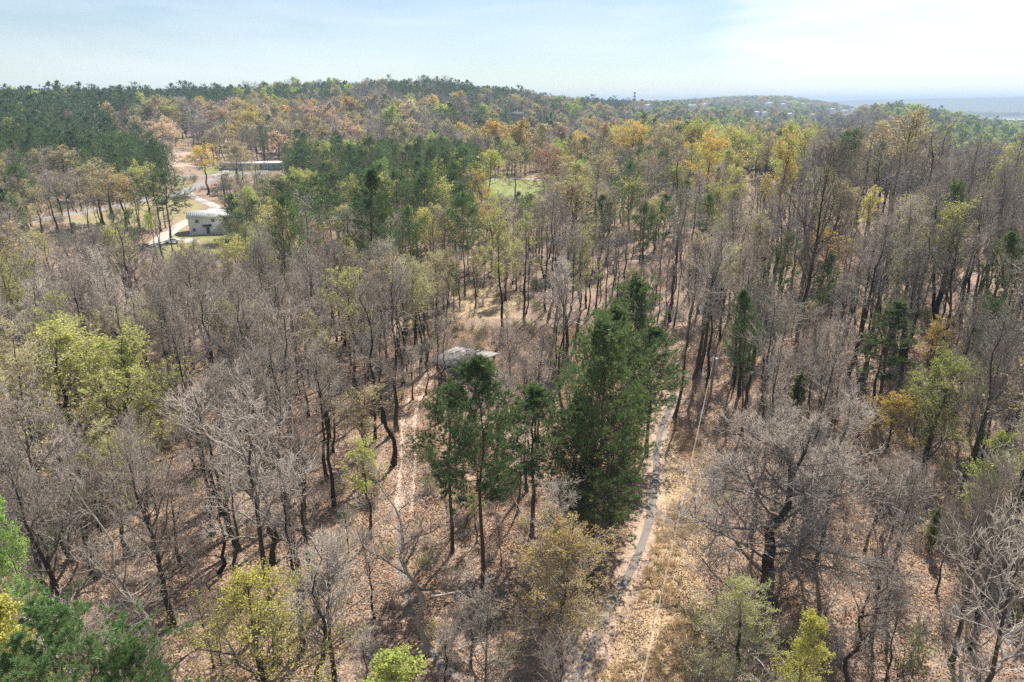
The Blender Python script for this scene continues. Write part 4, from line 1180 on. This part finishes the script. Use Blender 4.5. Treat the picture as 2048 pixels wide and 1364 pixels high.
for pk, col, bxy, txy, h, wf, lab in HAND:
    wide = WIDE.get(lab)
    if bxy is not None:
        bx0 = bxy[0]
        for _ in range(6):
            p, h = at_base_top(bx0, bxy[1], txy[1]); bx0 += (txy[0] - float(proj(p[0], p[1], p[2] + h)[0])) * (.8 if LEAN.get(lab) is None else 0)
    else: p = at_top(txy[0], txy[1], h)
    lean = LEAN.get(lab, (0, 0))
    if wide:
        rng3 = math.sqrt(p[0] ** 2 + p[1] ** 2 + (CAM_H - p[2] - h * .7) ** 2)
        nat = NATW[pk] * h / (22 if 'pine' in pk else 20)
        wf = min(2.0, wide * rng3 / FPX * (1 / (1 + 0.0)) / nat)
    rz = 0.0 if lean != (0, 0) else rs.rand() * 6.28
    D = math.hypot(p[0], p[1])
    nm = NAMEOF(pk)
    if D > 330:      # far enough that trunk and crown do not separate
        key = ('mpine1' if 'pine' in pk else ('mleaf2' if pk.startswith('lsp') else ('mleaf0' if pk[0] == 'l' else 'mbare4')))
        if pk[0] == 'l': key = lod_color(key, 2, col)
        s = h / (22 if 'pine' in pk else 20)
        o = link(nm, LOD[key], None, (p[0], p[1], p[2] - .1), (0, 0, rz), (s * wf, s * wf, s)); tag(o, lab, CATOF[nm])
    else:
        o = plant(pk, col, p[0], p[1], h, wf, lab, rz, None, lean)
    cr = (3.4 if 'pine' in pk else 3.0) * wf * h / 20
    if 'spread' in pk: cr = 5.5 * wf * h / 20
    ppx, ppy = proj(p[0], p[1], p[2] + h * .7)
    front = nm != 'bare_tree' or 'spread' in pk or 'pale' in pk
    hand_xy.append((p[0], p[1], cr, float(ppx), float(ppy), lab, nm, D, h, front))
    cr = NATW[pk] * .5 * wf * h / (22 if 'pine' in pk else (5 if 'cedar' in pk else 20))
    hand_xy[-1] = hand_xy[-1][:2] + (cr,) + hand_xy[-1][3:]
    placed.append((p[0], p[1], cr * (.62 if D < 140 else .42) + .8))
placed_a = np.array(placed)

# ------------------------------------------------------------------ filling woods
# windows through the canopy: nothing nearer than Dmax may rise above row y inside columns x0..x1 unless listed by hand
WIN = [  # polygon in view, nearest allowed distance
 ([(362, 405), (452, 405), (452, 474), (362, 478)], 236),
 ([(285, 405), (372, 405), (368, 478), (300, 498), (285, 470)], 215),
 ([(60, 428), (300, 395), (370, 385), (370, 398), (250, 430), (100, 452), (60, 455)], 262),
 ([(345, 345), (500, 340), (450, 372), (425, 410), (375, 402), (350, 395)], 300),
 ([(400, 278), (475, 278), (560, 318), (560, 342), (440, 345), (345, 345), (345, 300)], 430),
 ([(980, 354), (1080, 355), (1070, 386), (990, 388)], 400),
 ([(1395, 700), (1440, 695), (1470, 880), (1420, 900), (1425, 1364), (1190, 1364), (1300, 1100), (1318, 880), (1380, 860)], 120),
 ([(800, 790), (842, 760), (862, 770), (845, 830), (838, 990), (826, 1060), (795, 1010), (803, 880)], 110),
 ([(940, 560), (1060, 570), (1080, 650), (930, 650)], 150),
 ([(1485, 295), (1560, 295), (1560, 342), (1490, 340)], 320),
 ([(1190, 850), (1330, 860), (1310, 1050), (1180, 1230), (1180, 1100)], 60),
 ([(1640, 210), (1722, 210), (1722, 234), (1640, 236)], 1200),
 ([(1372, 208), (1400, 208), (1400, 222), (1372, 222)], 1200),
]
WIN += TOWNWIN
WIN.append(([(1200, 545), (1330, 545), (1352, 640), (1352, 780), (1150, 780), (1165, 640)], 128))
# ground that carries no trees (in view rows of the trunk foot)
NOTREE = [
 [(60, 450), (240, 408), (350, 385), (372, 362), (440, 345), (560, 335), (600, 347), (470, 356), (432, 375), (450, 410), (440, 470), (440, 490), (300, 500), (335, 455), (250, 440), (100, 462)],
 [(345, 296), (398, 296), (410, 345), (345, 345)],
 [(962, 352), (1095, 354), (1102, 375), (1080, 398), (970, 400)],
 [(1328, 850), (1455, 845), (1425, 960), (1425, 1080), (1415, 1200), (1410, 1400), (1150, 1430), (1225, 1240), (1285, 1100), (1305, 950), (1310, 870)],
 [(1400, 690), (1450, 690), (1445, 860), (1400, 870)],
 [(780, 1100), (795, 900), (805, 790), (850, 745), (885, 760), (850, 850), (845, 1000), (850, 1200), (920, 1300), (1020, 1400), (940, 1420), (830, 1300), (790, 1200)],
]
MIXPOLY = [  # (polygon of where the crown shows, species weights)
 # leftmost pine stand
 ([(-60, 180), (250, 185), (470, 180), (480, 200), (430, 208), (350, 205), (300, 205), (260, 215), (235, 235), (262, 275), (330, 300), (350, 345), (330, 360), (200, 320), (100, 300), (40, 320), (-60, 330)], dict(pine=.93, bare=.04, lime=.02, tan=.01)),
 ([(455, 178), (560, 175), (690, 165), (700, 195), (560, 205), (460, 200)], dict(pine=.45, bare=.3, tan=.1, lime=.15)),
 ([(760, 160), (960, 172), (1110, 184), (1110, 198), (960, 196), (780, 186)], dict(pine=.75, bare=.2, tan=.05)),
 ([(1160, 196), (1260, 200), (1260, 218), (1160, 214)], dict(pine=.6, bare=.4)),
 ([(870, 232), (1010, 222), (1120, 240), (1120, 270), (980, 262)], dict(pine=.55, bare=.3, tan=.15)),
 ([(400, 205), (700, 210), (790, 260), (700, 300), (420, 270)], dict(pine=.04, bare=.56, orange=.10, tan=.25, gold=.05)),
 ([(1290, 205), (1500, 205), (1640, 230), (1640, 262), (1290, 262)], dict(pine=.24, bare=.47, lime=.10, tan=.14, green=.03, gold=.02)),
 ([(1250, 262), (1640, 262), (1560, 360), (1300, 360)], dict(pine=.12, bare=.45, olive=.14, tan=.16, gold=.08, lime=.05)),
 ([(960, 262), (1250, 262), (1250, 330), (960, 345)], dict(pine=.08, bare=.55, tan=.17, gold=.06, rust=.06, lime=.08)),
 ([(1720, 195), (1960, 225), (1990, 260), (1850, 250), (1720, 215)], dict(pine=.3, bare=.45, lime=.2, tan=.05)),
 ([(1860, 240), (2100, 240), (2100, 300), (1900, 300)], dict(pine=.32, green=.12, lime=.28, bare=.28)),
 ([(570, 300), (960, 300), (950, 455), (560, 455)], dict(pine=.55, bare=.25, olive=.20)),
 ([(1480, 225), (2100, 225), (2100, 620), (1560, 600)], dict(bare=.925, pine=.008, olive=.04, tan=.027)),
 ([(1040, 360), (1560, 360), (1560, 560), (1040, 520)], dict(bare=.74, olive=.12, tan=.09, pine=.05)),
 ([(-60, 330), (300, 330), (300, 470), (-60, 480)], dict(bare=.52, tan=.17, olive=.06, pine=.25)),
 ([(-900, 480), (520, 480), (820, 560), (820, 800), (-900, 700)], dict(bare=.88, olive=.06, tan=.06)),
 ([(500, 440), (1040, 440), (1040, 600), (500, 560)], dict(bare=.58, olive=.2, tan=.16, pine=.06)),
 ([(-900, 700), (800, 800), (1100, 2500), (-900, 2500)], dict(bare=.94, olive=.03, tan=.03)),
 ([(1400, 900), (3000, 800), (3000, 2500), (1100, 2500)], dict(bare=.86, olive=.09, tan=.05)),
 ([(1300, 560), (3000, 560), (3000, 900), (1300, 860)], dict(bare=.93, pine=.03, olive=.02, tan=.02)),
]
MIXPOLY.append(([(-900, 640), (3000, 640), (3000, 2500), (-900, 2500)], dict(bare=.93, olive=.04, tan=.03)))
DEFAULT = dict(bare=.655, tan=.135, pine=.12, gold=.012, orange=.01, lime=.055, rust=.003, green=.01)
SPEC = ['bare', 'pine', 'tan', 'olive', 'gold', 'orange', 'lime', 'rust', 'green', 'yellow']
def mix_of(d): 
    a = np.array([d.get(s, 0) for s in SPEC], float); return np.cumsum(a / a.sum())
def cl_noise(x, y, sc, ph):   # cheap smooth field for clumping
    return .5 + .25 * (np.sin(x / sc + ph) * np.cos(y / sc * 1.13 + ph * 2) + np.sin((x + y) / sc * .71 + ph * 3) * np.cos((x - y) / sc * .53 + 1))
def ring(d0, d1, sp, azm, hm, hv, seed):
    rng = np.random.RandomState(seed)
    X, Y = np.meshgrid(np.arange(-d1, d1, sp), np.arange(0, d1, sp))
    X = X.ravel() + rng.uniform(-.5, .5, X.size) * sp * .95; Y = Y.ravel() + rng.uniform(-.5, .5, Y.size) * sp * .95
    d = np.hypot(X, Y); az = np.degrees(np.arctan2(X, Y))
    k = (d >= d0) & (d < d1) & (np.abs(az) < azm); X, Y, d = X[k], Y[k], d[k]
    Z = terrain(X, Y)
    h = hm * np.exp(rng.normal(0, hv, len(X))) * (.9 + .2 * cl_noise(X, Y, 22, seed))
    bx, by = proj(X, Y, Z)
    cx, cy = proj(X, Y, Z + h * .75)
    tx, ty = proj(X, Y, Z + h)
    keep = np.ones(len(X), bool)
    for P in NOTREE: keep &= ~in_poly(bx, by, P)
    def hides(h):
        bad = np.zeros(len(X), bool)
        for P, dm in WIN:
            for tt in ((1.0, .85, .7, .5) if dm < 430 else (1.0, .8, .6, .4, .2)):
                qx, qy = proj(X, Y, Z + h * tt)
                wpx = 2.6 * FPX / np.maximum(d, 30)
                bad |= (d < dm) & (in_poly(qx, qy, P) | in_poly(qx - wpx, qy, P) | in_poly(qx + wpx, qy, P))
        qx, qy = proj(X, Y, Z + h * .97)
        for (hx_, hy_, cr, ppx, ppy, lab, nm, D, hh, front) in hand_xy:
            if not front: continue
            wpx = cr * FPX / max(D, 25) * .75; hpx = hh * FPX / max(D, 25)
            bad |= ((d < D + cr * .6) & (np.abs(qx - ppx) < wpx + 1.2 * FPX / np.maximum(d, 25)) & ((qy > ppy - .4 * hpx) | (D < 115)) & (qy < ppy + (.22 if D < 115 else .10) * hpx))
        return bad
    for f_ in (.78, .6):
        b_ = hides(h); h = np.where(b_, h * f_, h)
    keep &= ~hides(h)
    cx, cy = proj(X, Y, Z + h * .75); tx, ty = proj(X, Y, Z + h)
    for (hx_, hy_, rr) in placed: 
        keep &= np.hypot(X - hx_, Y - hy_) > rr
    return X[keep], Y[keep], Z[keep], h[keep], cx[keep], cy[keep], tx[keep], ty[keep], d[keep], rng
def species(cx, cy, X, Y, rng, sc, nz=.35):
    n = len(cx)
    # clumped random numbers: neighbours tend to be alike
    f = cl_noise(X, Y, sc, 1.3) + rng.normal(0, nz, n)
    r_ = np.argsort(np.argsort(f)) / max(n, 1)
    r_ = (r_ * 7.0 + rng.rand(n) * 1.0) % 1.0
    sp = np.full(n, -1)
    for P, dct in MIXPOLY:
        m_ = in_poly(cx, cy, P) & (sp < 0)
        if m_.any(): sp[m_] = np.searchsorted(mix_of(dct), r_[m_])
    m_ = sp < 0
    sp[m_] = np.searchsorted(mix_of(DEFAULT), r_[m_])
    return np.clip(sp, 0, len(SPEC) - 1)

near = ring(17, 150, 4.35, 46, 18.3, .2, 11)
X, Y, Z, h, cx, cy, tx, ty, d, rng = near
spn = species(cx, cy, X, Y, rng, 18, 1.5)
keep = np.ones(len(X), bool)
# sparser middle where the leaf floor shows
sparse = in_poly(proj(X, Y, Z)[0], proj(X, Y, Z)[1], [(900, 600), (1250, 560), (1330, 700), (1320, 850), (960, 860), (880, 700)])
keep &= ~(sparse & (rng.rand(len(X)) < .5))
X, Y, Z, h, cx, cy, tx, ty, d, spn = [a[keep] for a in (X, Y, Z, h, cx, cy, tx, ty, d, spn)]
inview = (tx > -40) & (tx < 2088) & (cy < 1440) & (cy > 0)
bare_i = np.where((spn == 0) & inview)[0]; bare_i = bare_i[np.argsort(d[bare_i])]
n_hand_bare = sum(1 for q in hand_xy if q[6] == 'bare_tree')
ind_bare = set(bare_i[:298 - n_hand_bare].tolist())
ind_other = set(np.where((spn != 0) & inview)[0].tolist())

# unique plain-language labels: the place of each tree relative to the nearest hand-picked tree
SHORT = {lab: lab.split(' with ')[0].split(' among ')[0] for *_a, lab in HAND}
LM = [(q[3], q[4], q[5]) for q in hand_xy]
ORD = ['nearest', 'second nearest', 'third nearest', 'fourth nearest', 'fifth nearest', 'sixth nearest', 'seventh nearest', 'eighth nearest', 'ninth nearest', 'tenth nearest']
KEYS = ['centre pine', 'x']
LMN = {}
SHORTLM = [
 ('tall open pine in the centre', 'the tall open centre pine'), ('front pine of the dense', 'the dense pine mass'), ('narrow dark pine standing', 'the lone narrow dark pine'),
 ('bushy bright yellow-green', 'the bright bushy evergreen'), ('bushy near pine', 'the bottom left corner pine'), ('lone roadside pine', 'the lone roadside pine'),
 ('bright lime green tree', 'the lime green tree in the pine clump'), ('second wide yellow-green', 'the second wide yellow-green left tree'), ('wide yellow-green tree', 'the wide yellow-green left tree'),
 ('bright yellow leafing tree at the bottom', 'the bright yellow bottom tree'), ('golden-brown leafing', 'the golden-brown bottom tree'), ('yellow leafing sapling', 'the yellow bottom right sapling'),
 ('low yellow-green sapling', 'the yellow-green sapling by the track'), ('fresh yellow-green tree', 'the fresh yellow-green tree at right'), ('lime green low tree', 'the lime green right edge tree'),
 ('bright yellow tree amid', 'the bright yellow upper right tree'), ('golden-yellow tree below', 'the golden-yellow tree below the pines'), ('round bare tree right', 'the round bare tree below the pines'),
 ('yellow-topped tree', 'the yellow-topped tree at the road'), ('large golden round tree', 'the large golden round tree'), ('large golden tree right', 'the large right-hand golden tree'),
 ('rust-orange round', 'the rust-orange round tree'), ('huge spreading bare', 'the huge spreading bare tree'), ('pale bare tree with long', 'the pale crooked-limbed tree'),
 ('leaning pale-barked', 'the leaning pale-barked tree'), ('bare tree just right of the utility', 'the utility pole'), ('single straight bare', 'the blue drum'),
 ('slender pine with rounded', 'the slender rounded pine'), ('tan crowned tree', 'the tan crowned upper right tree'), ('dark pine at the right edge', 'the dark pine at the right edge'),
 ('small dark pine on the brow', 'the dark pine on the right brow'), ('bare tree with white', 'the white-limbed bottom right tree'), ('forked bare tree', 'the forked bare tree in the left woods'),
 ('slim dark pine with ragged', 'the slim ragged dark pine'), ('large deep gold', 'the large deep gold tree'), ('bright yellow tree below the pine', 'the yellow tree below the pine ridge'),
 ('bright green round tree', 'the bright green far round tree'), ('orange streak', 'the orange streak between pines'), ('tan tree above', 'the box trailer'),
 ('orange tree top right', 'the orange tree by the field'), ('dark pine beside the road', 'the dark pine at the left road'), ('second white-limbed', 'the bottom right corner tree'),
 ('arching twiggy', 'the arching bare tree above the track'), ('tan leafing tree beside the upper', 'the tan tree by the track'), ('small round-topped green', 'the small round-topped pine'),
]
LMS = []
for q in hand_xy:
    for k_, s_n in SHORTLM:
        if k_ in q[5]: LMS.append((q[3], q[4], s_n)); break
WORD = {'bare': 'bare grey tree', 'pine': 'green pine', 'tan': 'tan budding tree', 'olive': 'olive budding tree', 'gold': 'golden tree', 'orange': 'orange tree',
        'lime': 'yellow-green tree', 'rust': 'rusty brown tree', 'green': 'fresh green tree', 'yellow': 'yellow tree'}
def make_labels(items):
    """items: list of (px, py, species word) -> unique labels"""
    slots = {}
    for n, (px, py, w) in enumerate(items):
        dd = [math.hypot(px - a, (py - b) * 1.1) for a, b, _ in LMS]
        k = int(np.argmin(dd)); a, b, s_n = LMS[k]
        dx, dy = px - a, py - b
        if abs(dx) > abs(dy): side = 'right of' if dx > 0 else 'left of'
        else: side = 'in front of' if dy > 0 else 'behind'
        slots.setdefault((w, side, s_n), []).append((dd[k], n))
    out = [None] * len(items)
    for (w, side, s_n), lst in slots.items():
        lst.sort()
        for r_, (_, n) in enumerate(lst):
            o_ = '' if len(lst) == 1 else (ORD[r_] if r_ < len(ORD) else ('%dth nearest' % (r_ + 1)))
            out[n] = ('%s %s %s %s' % (o_, w, side, s_n)).strip()
    return out

IND = []     # individuals: (kind, key, colour, x, y, z, h, wf, px, py, word, parts?)
STUFF = {'bare_woods': [], 'pine_woods': [], 'leafing_woods': []}
def stuff_add(name, key, x, y, z, s, wf, rz): STUFF[name].append((key, x, y, z, s, wf, rz))
for i in range(len(X)):
    s_ = SPEC[spn[i]]
    if d[i] < 62 and not inview[i]: continue
    wf = rng.uniform(.8, 1.2); rz = rng.rand() * 6.28
    if s_ == 'bare':
        if i in ind_bare:
            pk = rng.choice(['bare0', 'bare1', 'bare2', 'bare3', 'bare4', 'bare5', 'crook0', 'crook1', 'spread0', 'spread1'], p=[.14] * 6 + [.06, .05, .03, .02])
            IND.append((pk, None, X[i], Y[i], h[i], wf * (1 if 'spread' not in pk else .7), cx[i], cy[i], WORD[s_], rz))
        else: stuff_add('bare_woods', 'mbare%d' % rng.choice([0, 1, 2, 3, 4, 5]), X[i], Y[i], Z[i] - .1, h[i] / 20, wf, rz)
    elif s_ == 'pine':
        if i in ind_other: IND.append((rng.choice(['pine0', 'pine1', 'pine2', 'tpine0', 'rpine0']), None, X[i], Y[i], h[i] * 1.02, wf * .9, cx[i], cy[i], WORD[s_], rz))
        else: stuff_add('pine_woods', 'mpine%d' % rng.randint(0, 2), X[i], Y[i], Z[i] - .1, h[i] / 21, wf, rz)
    else:
        if i in ind_other: IND.append((rng.choice(['leaf0', 'leaf1', 'leaf2', 'leaf3']), s_, X[i], Y[i], h[i] * .9, wf * 1.05, cx[i], cy[i], WORD[s_], rz))
        else: stuff_add('leafing_woods', lod_color('mleaf%d' % rng.randint(0, 2), 2, s_), X[i], Y[i], Z[i] - .1, h[i] / 21, wf, rz)
# middle distance
FARI = []
def band(d0, d1, sp, azm, hm, seed, kind, clump, ind=True, prune=None):
    X, Y, Z, h, cx, cy, tx, ty, d, rng = ring(d0, d1, sp, azm, hm, .13, seed)
    sp_ = species(cx, cy, X, Y, rng, clump, 1.2 if kind == 'm' else .45)
    if d0 > 2500:    # open water stays open
        k = ~((cx > 1915) & (cy > 228) & (cy < 245)); X, Y, Z, h, cx, cy, tx, ty, d, sp_ = [a[k] for a in (X, Y, Z, h, cx, cy, tx, ty, d, sp_)]
    vis = (tx > -30) & (tx < 2078)
    for i in range(len(X)):
        s_ = SPEC[sp_[i]]; wf = rng.uniform(.85, 1.3) * (1.12 if kind == 'm' else 1.22 * max(1, sp / 12)); rz = rng.rand() * 6.28
        if s_ == 'pine':
            n_ = rng.randint(0, 2); key = ('mpine%d' if kind == 'm' else 'fpine%d') % n_; nm = 'pine_tree'; st = 'pine_woods'; sc = h[i] * 1.08 / 22
        elif s_ == 'bare':
            key = 'mbare%d' % rng.randint(0, 6) if kind == 'm' else 'fbare%d' % rng.randint(0, 3); nm = None; st = 'bare_woods'; sc = h[i] / 20
        else:
            key = lod_color('mleaf%d' % rng.randint(0, 3) if kind == 'm' else 'fleaf%d' % rng.randint(0, 2), 2, s_); nm = 'leafing_tree'; st = 'leafing_woods'; sc = h[i] / 20
        if ind and nm and vis[i]: FARI.append((d[i], nm, key, X[i], Y[i], Z[i] - .1, sc, wf, rz, cx[i], cy[i], WORD[s_], st))
        else: stuff_add(st, key, X[i], Y[i], Z[i] - .1, sc, wf, rz)
band(150, 430, 6.8, 42, 18.5, 21, 'm', 30)
band(430, 1250, 12.0, 40, 21.0, 22, 'f', 70, ind=False)
band(1250, 2600, 15.0, 39, 18.0, 23, 'f', 160, ind=False)
band(2600, 5600, 34.0, 38, 20.0, 24, 'f', 300, ind=False)
FARI.sort(key=lambda q: q[0])
nn = {'pine_tree': sum(1 for q in hand_xy if q[6] == 'pine_tree') + sum(1 for q in IND if 'pine' in q[0]),
      'leafing_tree': sum(1 for q in hand_xy if q[6] == 'leafing_tree') + sum(1 for q in IND if q[0][0] == 'l')}
FKEEP = []
for q in FARI:
    if nn[q[1]] < 298: nn[q[1]] += 1; FKEEP.append(q)
    else: stuff_add(q[12], q[2], q[3], q[4], q[5], q[6], q[7], q[8])
labs = make_labels([(q[6], q[7], q[8]) for q in IND] + [(q[9], q[10], q[11]) for q in FKEEP])
GRP = {'bare_tree': 'bare trees of the near woods', 'pine_tree': 'pines scattered in the woods', 'leafing_tree': 'budding trees scattered in the woods'}
for q, lab in zip(IND, labs):
    plant(q[0], q[1], q[2], q[3], q[4], q[5], lab, q[9], GRP[NAMEOF(q[0])], (rng.normal(0, .05), rng.normal(0, .05)))
for q, lab in zip(FKEEP, labs[len(IND):]):
    o = link(q[1], LOD[q[2]], None, (q[3], q[4], q[5]), (0, 0, q[8]), (q[6] * q[7], q[6] * q[7], q[6])); tag(o, lab, CATOF[q[1]], GRP[q[1]])

# ------------------------------------------------------------------ masses nobody could count
def mass(name, items, meshes):
    """one object: every point carries one of the given meshes"""
    keys = sorted(set(q[0] for q in items))
    col = bpy.data.collections.new(name + '_shapes')
    for n, k in enumerate(keys):
        o = bpy.data.objects.new('shape_%s_%03d' % (name, n), meshes[k]); col.objects.link(o)
    ki = {k: n for n, k in enumerate(keys)}
    me = bpy.data.meshes.new(name); N = len(items)
    me.vertices.add(N)
    me.vertices.foreach_set('co', np.array([(q[1], q[2], q[3]) for q in items], np.float32).ravel())
    a = me.attributes.new('idx', 'INT', 'POINT'); a.data.foreach_set('value', np.array([ki[q[0]] for q in items], np.int32))
    a = me.attributes.new('rot', 'FLOAT_VECTOR', 'POINT'); a.data.foreach_set('vector', np.array([(0, 0, q[6]) for q in items], np.float32).ravel())
    a = me.attributes.new('scl', 'FLOAT_VECTOR', 'POINT'); a.data.foreach_set('vector', np.array([(q[4] * q[5], q[4] * q[5], q[4]) for q in items], np.float32).ravel())
    o = link(name, me); o['kind'] = 'stuff'
    ng = bpy.data.node_groups.new(name, 'GeometryNodeTree')
    ng.interface.new_socket('Geometry', in_out='INPUT', socket_type='NodeSocketGeometry')
    ng.interface.new_socket('Geometry', in_out='OUTPUT', socket_type='NodeSocketGeometry')
    gi = ng.nodes.new('NodeGroupInput'); go = ng.nodes.new('NodeGroupOutput')
    ci = ng.nodes.new('GeometryNodeCollectionInfo'); ci.inputs['Collection'].default_value = col
    ci.inputs['Separate Children'].default_value = True; ci.inputs['Reset Children'].default_value = True
    iop = ng.nodes.new('GeometryNodeInstanceOnPoints'); iop.inputs['Pick Instance'].default_value = True
    def na_(nm, ty):
        n = ng.nodes.new('GeometryNodeInputNamedAttribute'); n.data_type = ty; n.inputs['Name'].default_value = nm; return n.outputs['Attribute']
    ng.links.new(gi.outputs[0], iop.inputs['Points']); ng.links.new(ci.outputs[0], iop.inputs['Instance'])
    ng.links.new(na_('idx', 'INT'), iop.inputs['Instance Index']); ng.links.new(na_('rot', 'FLOAT_VECTOR'), iop.inputs['Rotation'])
    ng.links.new(na_('scl', 'FLOAT_VECTOR'), iop.inputs['Scale']); ng.links.new(iop.outputs[0], go.inputs[0])
    md = o.modifiers.new('scatter', 'NODES'); md.node_group = ng
    return o
for nm, items in STUFF.items():
    if items: mass(nm, items, LOD)

# undergrowth: twiggy shrubs, saplings, dry grass tussocks
def shrub(seed, h=1.6, n=26, leaves=0, ls=.09):
    rng = np.random.RandomState(seed); G = Geo()
    a = rng.rand(n) * 6.28; el = np.radians(rng.uniform(5, 50, n))
    d = np.stack([np.sin(el) * np.cos(a), np.sin(el) * np.sin(a), np.cos(el)], 1)
    P = polyl(rng, rng.normal(0, .12, (n, 3)) * [1, 1, 0], d, h * rng.uniform(.6, 1.1, n), 3, .15, .05)
    V, F = tubes(P, taper(np.full(n, .013), np.full(n, .005), 3), 3); G.add(V, F, 0)
    p, d, *_ = spawn(rng, P, np.ones((n, 4)), 9, .2, 1, 20, 60, .2); e = p + d * rng.uniform(.15, .5, len(p))[:, None] * h * .5
    V, F = slivers(rng, p, e, .018); G.add(V, F, 0)
    if leaves:
        c = e[rng.randint(0, len(e), leaves)] + rng.normal(0, .06, (leaves, 3)); V, F = diamonds(rng, c, ls * rng.uniform(.6, 1.3, leaves)); G.add(V, F, 1)
    return G
def tussock(seed):
    rng = np.random.RandomState(seed); G = Geo(); n = 110
    a = rng.rand(n) * 6.28; el = np.radians(rng.uniform(10, 85, n)); r0 = rng.uniform(0, .25, n)
    b = np.stack([r0 * np.cos(a), r0 * np.sin(a), np.zeros(n)], 1)
    e = b + np.stack([np.sin(el) * np.cos(a), np.sin(el) * np.sin(a), np.cos(el)], 1) * rng.uniform(.25, .65, n)[:, None]
    V, F = slivers(rng, b, e, .035); G.add(V, F, 0); return G
def leafpile(seed):
    rng = np.random.RandomState(seed); G = Geo(); n = 70
    c = np.stack([rng.normal(0, .8, n), rng.normal(0, .8, n), rng.uniform(.01, .09, n)], 1)
    V, F = diamonds(rng, c, .17 * rng.uniform(.6, 1.3, n), .6); G.add(V, F, 0); return G
M['straw'] = leaf_mat('dry_straw', (.64, .50, .32), .3, .2, .01)
M['litterleaf'] = leaf_mat('dead_leaves', (.42, .29, .20), .15, .3, .015)
M['shrubgreen'] = leaf_mat('shrub_leaves', (.17, .22, .06), .4, .3, .02)
US = {}
for i in range(3): US['brush%d' % i] = shrub(500 + i).mesh('brush', [M['twig']])
for i in range(2): US['leafy%d' % i] = shrub(510 + i, leaves=350).mesh('leafy_brush', [M['twig'], M['shrubgreen']])
US['tanny0'] = shrub(520, leaves=260).mesh('tan_brush', [M['twig'], M['tan']])
for i in range(2): US['grass%d' % i] = tussock(530 + i).mesh('tussock', [M['straw']])
for i in range(2): US['lit%d' % i] = leafpile(540 + i).mesh('litter', [M['litterleaf']])
def uscatter(n, d0, d1, seed, fn):
    rng = np.random.RandomState(seed)
    az = np.radians(rng.uniform(-44, 44, n)); d = np.sqrt(rng.uniform(d0 * d0, d1 * d1, n)); x, y = d * np.sin(az), d * np.cos(az)
    bx, by = proj(x, y, terrain(x, y)); return x, y, bx, by, d, rng
items = []
x, y, bx, by, d, rng = uscatter(5000, 26, 210, 61, None)
incorr = in_poly(x, y, CORR_W); ontr = (poly_dist(x, y, TRACK_L) < 2.0) | (poly_dist(x, y, PATH_L) < 2.2)
nr_ = cl_noise(x, y, 9, 2.0)
for i in range(len(x)):
    if ontr[i]: continue
    if in_poly(np.array([bx[i]]), np.array([by[i]]), NOTREE[0])[0]: continue
    if incorr[i]:
        if rng.rand() < .75: continue
        k = rng.choice(['leafy0', 'tanny0', 'brush0']); s = rng.uniform(.35, .7)
    else:
        if nr_[i] < .5 and rng.rand() < .6: continue
        k = rng.choice(['brush0', 'brush1', 'brush2', 'leafy0', 'leafy1', 'tanny0'], p=[.27, .24, .2, .09, .08, .12]); s = rng.uniform(.5, 1.7)
        if (1400 < bx[i] < 2100 and by[i] > 950): s *= 1.3
    items.append((k, x[i], y[i], float(terrain(x[i], y[i])) - .03, s, rng.uniform(.8, 1.4), rng.rand() * 6.28))
road_w = [[tuple(ground_pt(*p)[:2]) for p in ln] for ln in (ROAD, ROAD2, DRIVE, DRIVE2)]
lp = np.array([ground_pt(px_, py_) for px_, py_ in zip(rng.uniform(20, 620, 1500), rng.uniform(296, 500, 1500))])
dmin = np.min([poly_dist(lp[:, 0], lp[:, 1], w_) for w_ in road_w], axis=0)
nn_ = cl_noise(lp[:, 0], lp[:, 1], 8, .7)
for i in range(len(lp)):
    if dmin[i] < 5.5 or nn_[i] < .46: continue
    if min(math.hypot(lp[i, 0] - a, lp[i, 1] - b) - c for a, b, c in placed) < -1 or in_poly(np.array([lp[i, 0]]), np.array([lp[i, 1]]), YARD_W)[0] and rng.rand() < .85: continue
    items.append((rng.choice(['brush0', 'brush1', 'leafy0', 'leafy1', 'tanny0']), lp[i, 0], lp[i, 1], lp[i, 2] - .05, rng.uniform(.5, 1.9), rng.uniform(1.0, 1.8), rng.rand() * 6.28))
mass('undergrowth', items, US)
items = []
x, y, bx, by, d, rng = uscatter(26000, 26, 120, 62, None)
incorr = in_poly(x, y, CORR_W); ontr = (poly_dist(x, y, TRACK_L) < 1.3) | (poly_dist(x, y, PATH_L) < .8)
zz = terrain(x, y); nr_ = cl_noise(x, y, 3.5, 2.0)
for i in range(len(x)):
    if ontr[i] or not incorr[i] or nr_[i] < .47: continue
    items.append(('grass%d' % rng.randint(0, 2), x[i], y[i], zz[i] - .02, rng.uniform(.5, 1.15), rng.uniform(.9, 1.3), rng.rand() * 6.28))
mass('dry_grass', items, US)
items = []
x, y, bx, by, d, rng = uscatter(9000, 26, 130, 63, None); zz = terrain(x, y)
for i in range(len(x)):
    if poly_dist(x[i:i+1], y[i:i+1], PATH_L)[0] > 2.0: items.append(('lit%d' % rng.randint(0, 2), x[i], y[i], zz[i], rng.uniform(.8, 1.2), 1.0, rng.rand() * 6.28))
mass('leaf_litter', items, US)

# ------------------------------------------------------------------ haze
hz_top = 132.0
g = Geo().box(-15000, 15000, -15000, 15000, -95, hz_top)
hm_, t = new_mat('haze')
o_ = t.nodes.new('ShaderNodeOutputMaterial'); v_ = t.nodes.new('ShaderNodeVolumePrincipled')
v_.inputs['Color'].default_value = (.58, .77, 1.0, 1); v_.inputs['Density'].default_value = 1.7e-4; v_.inputs['Anisotropy'].default_value = 0.0
t.links.new(v_.outputs['Volume'], o_.inputs['Volume'])
hz = link('haze', g.mesh('haze', [hm_])); hz['kind'] = 'stuff'
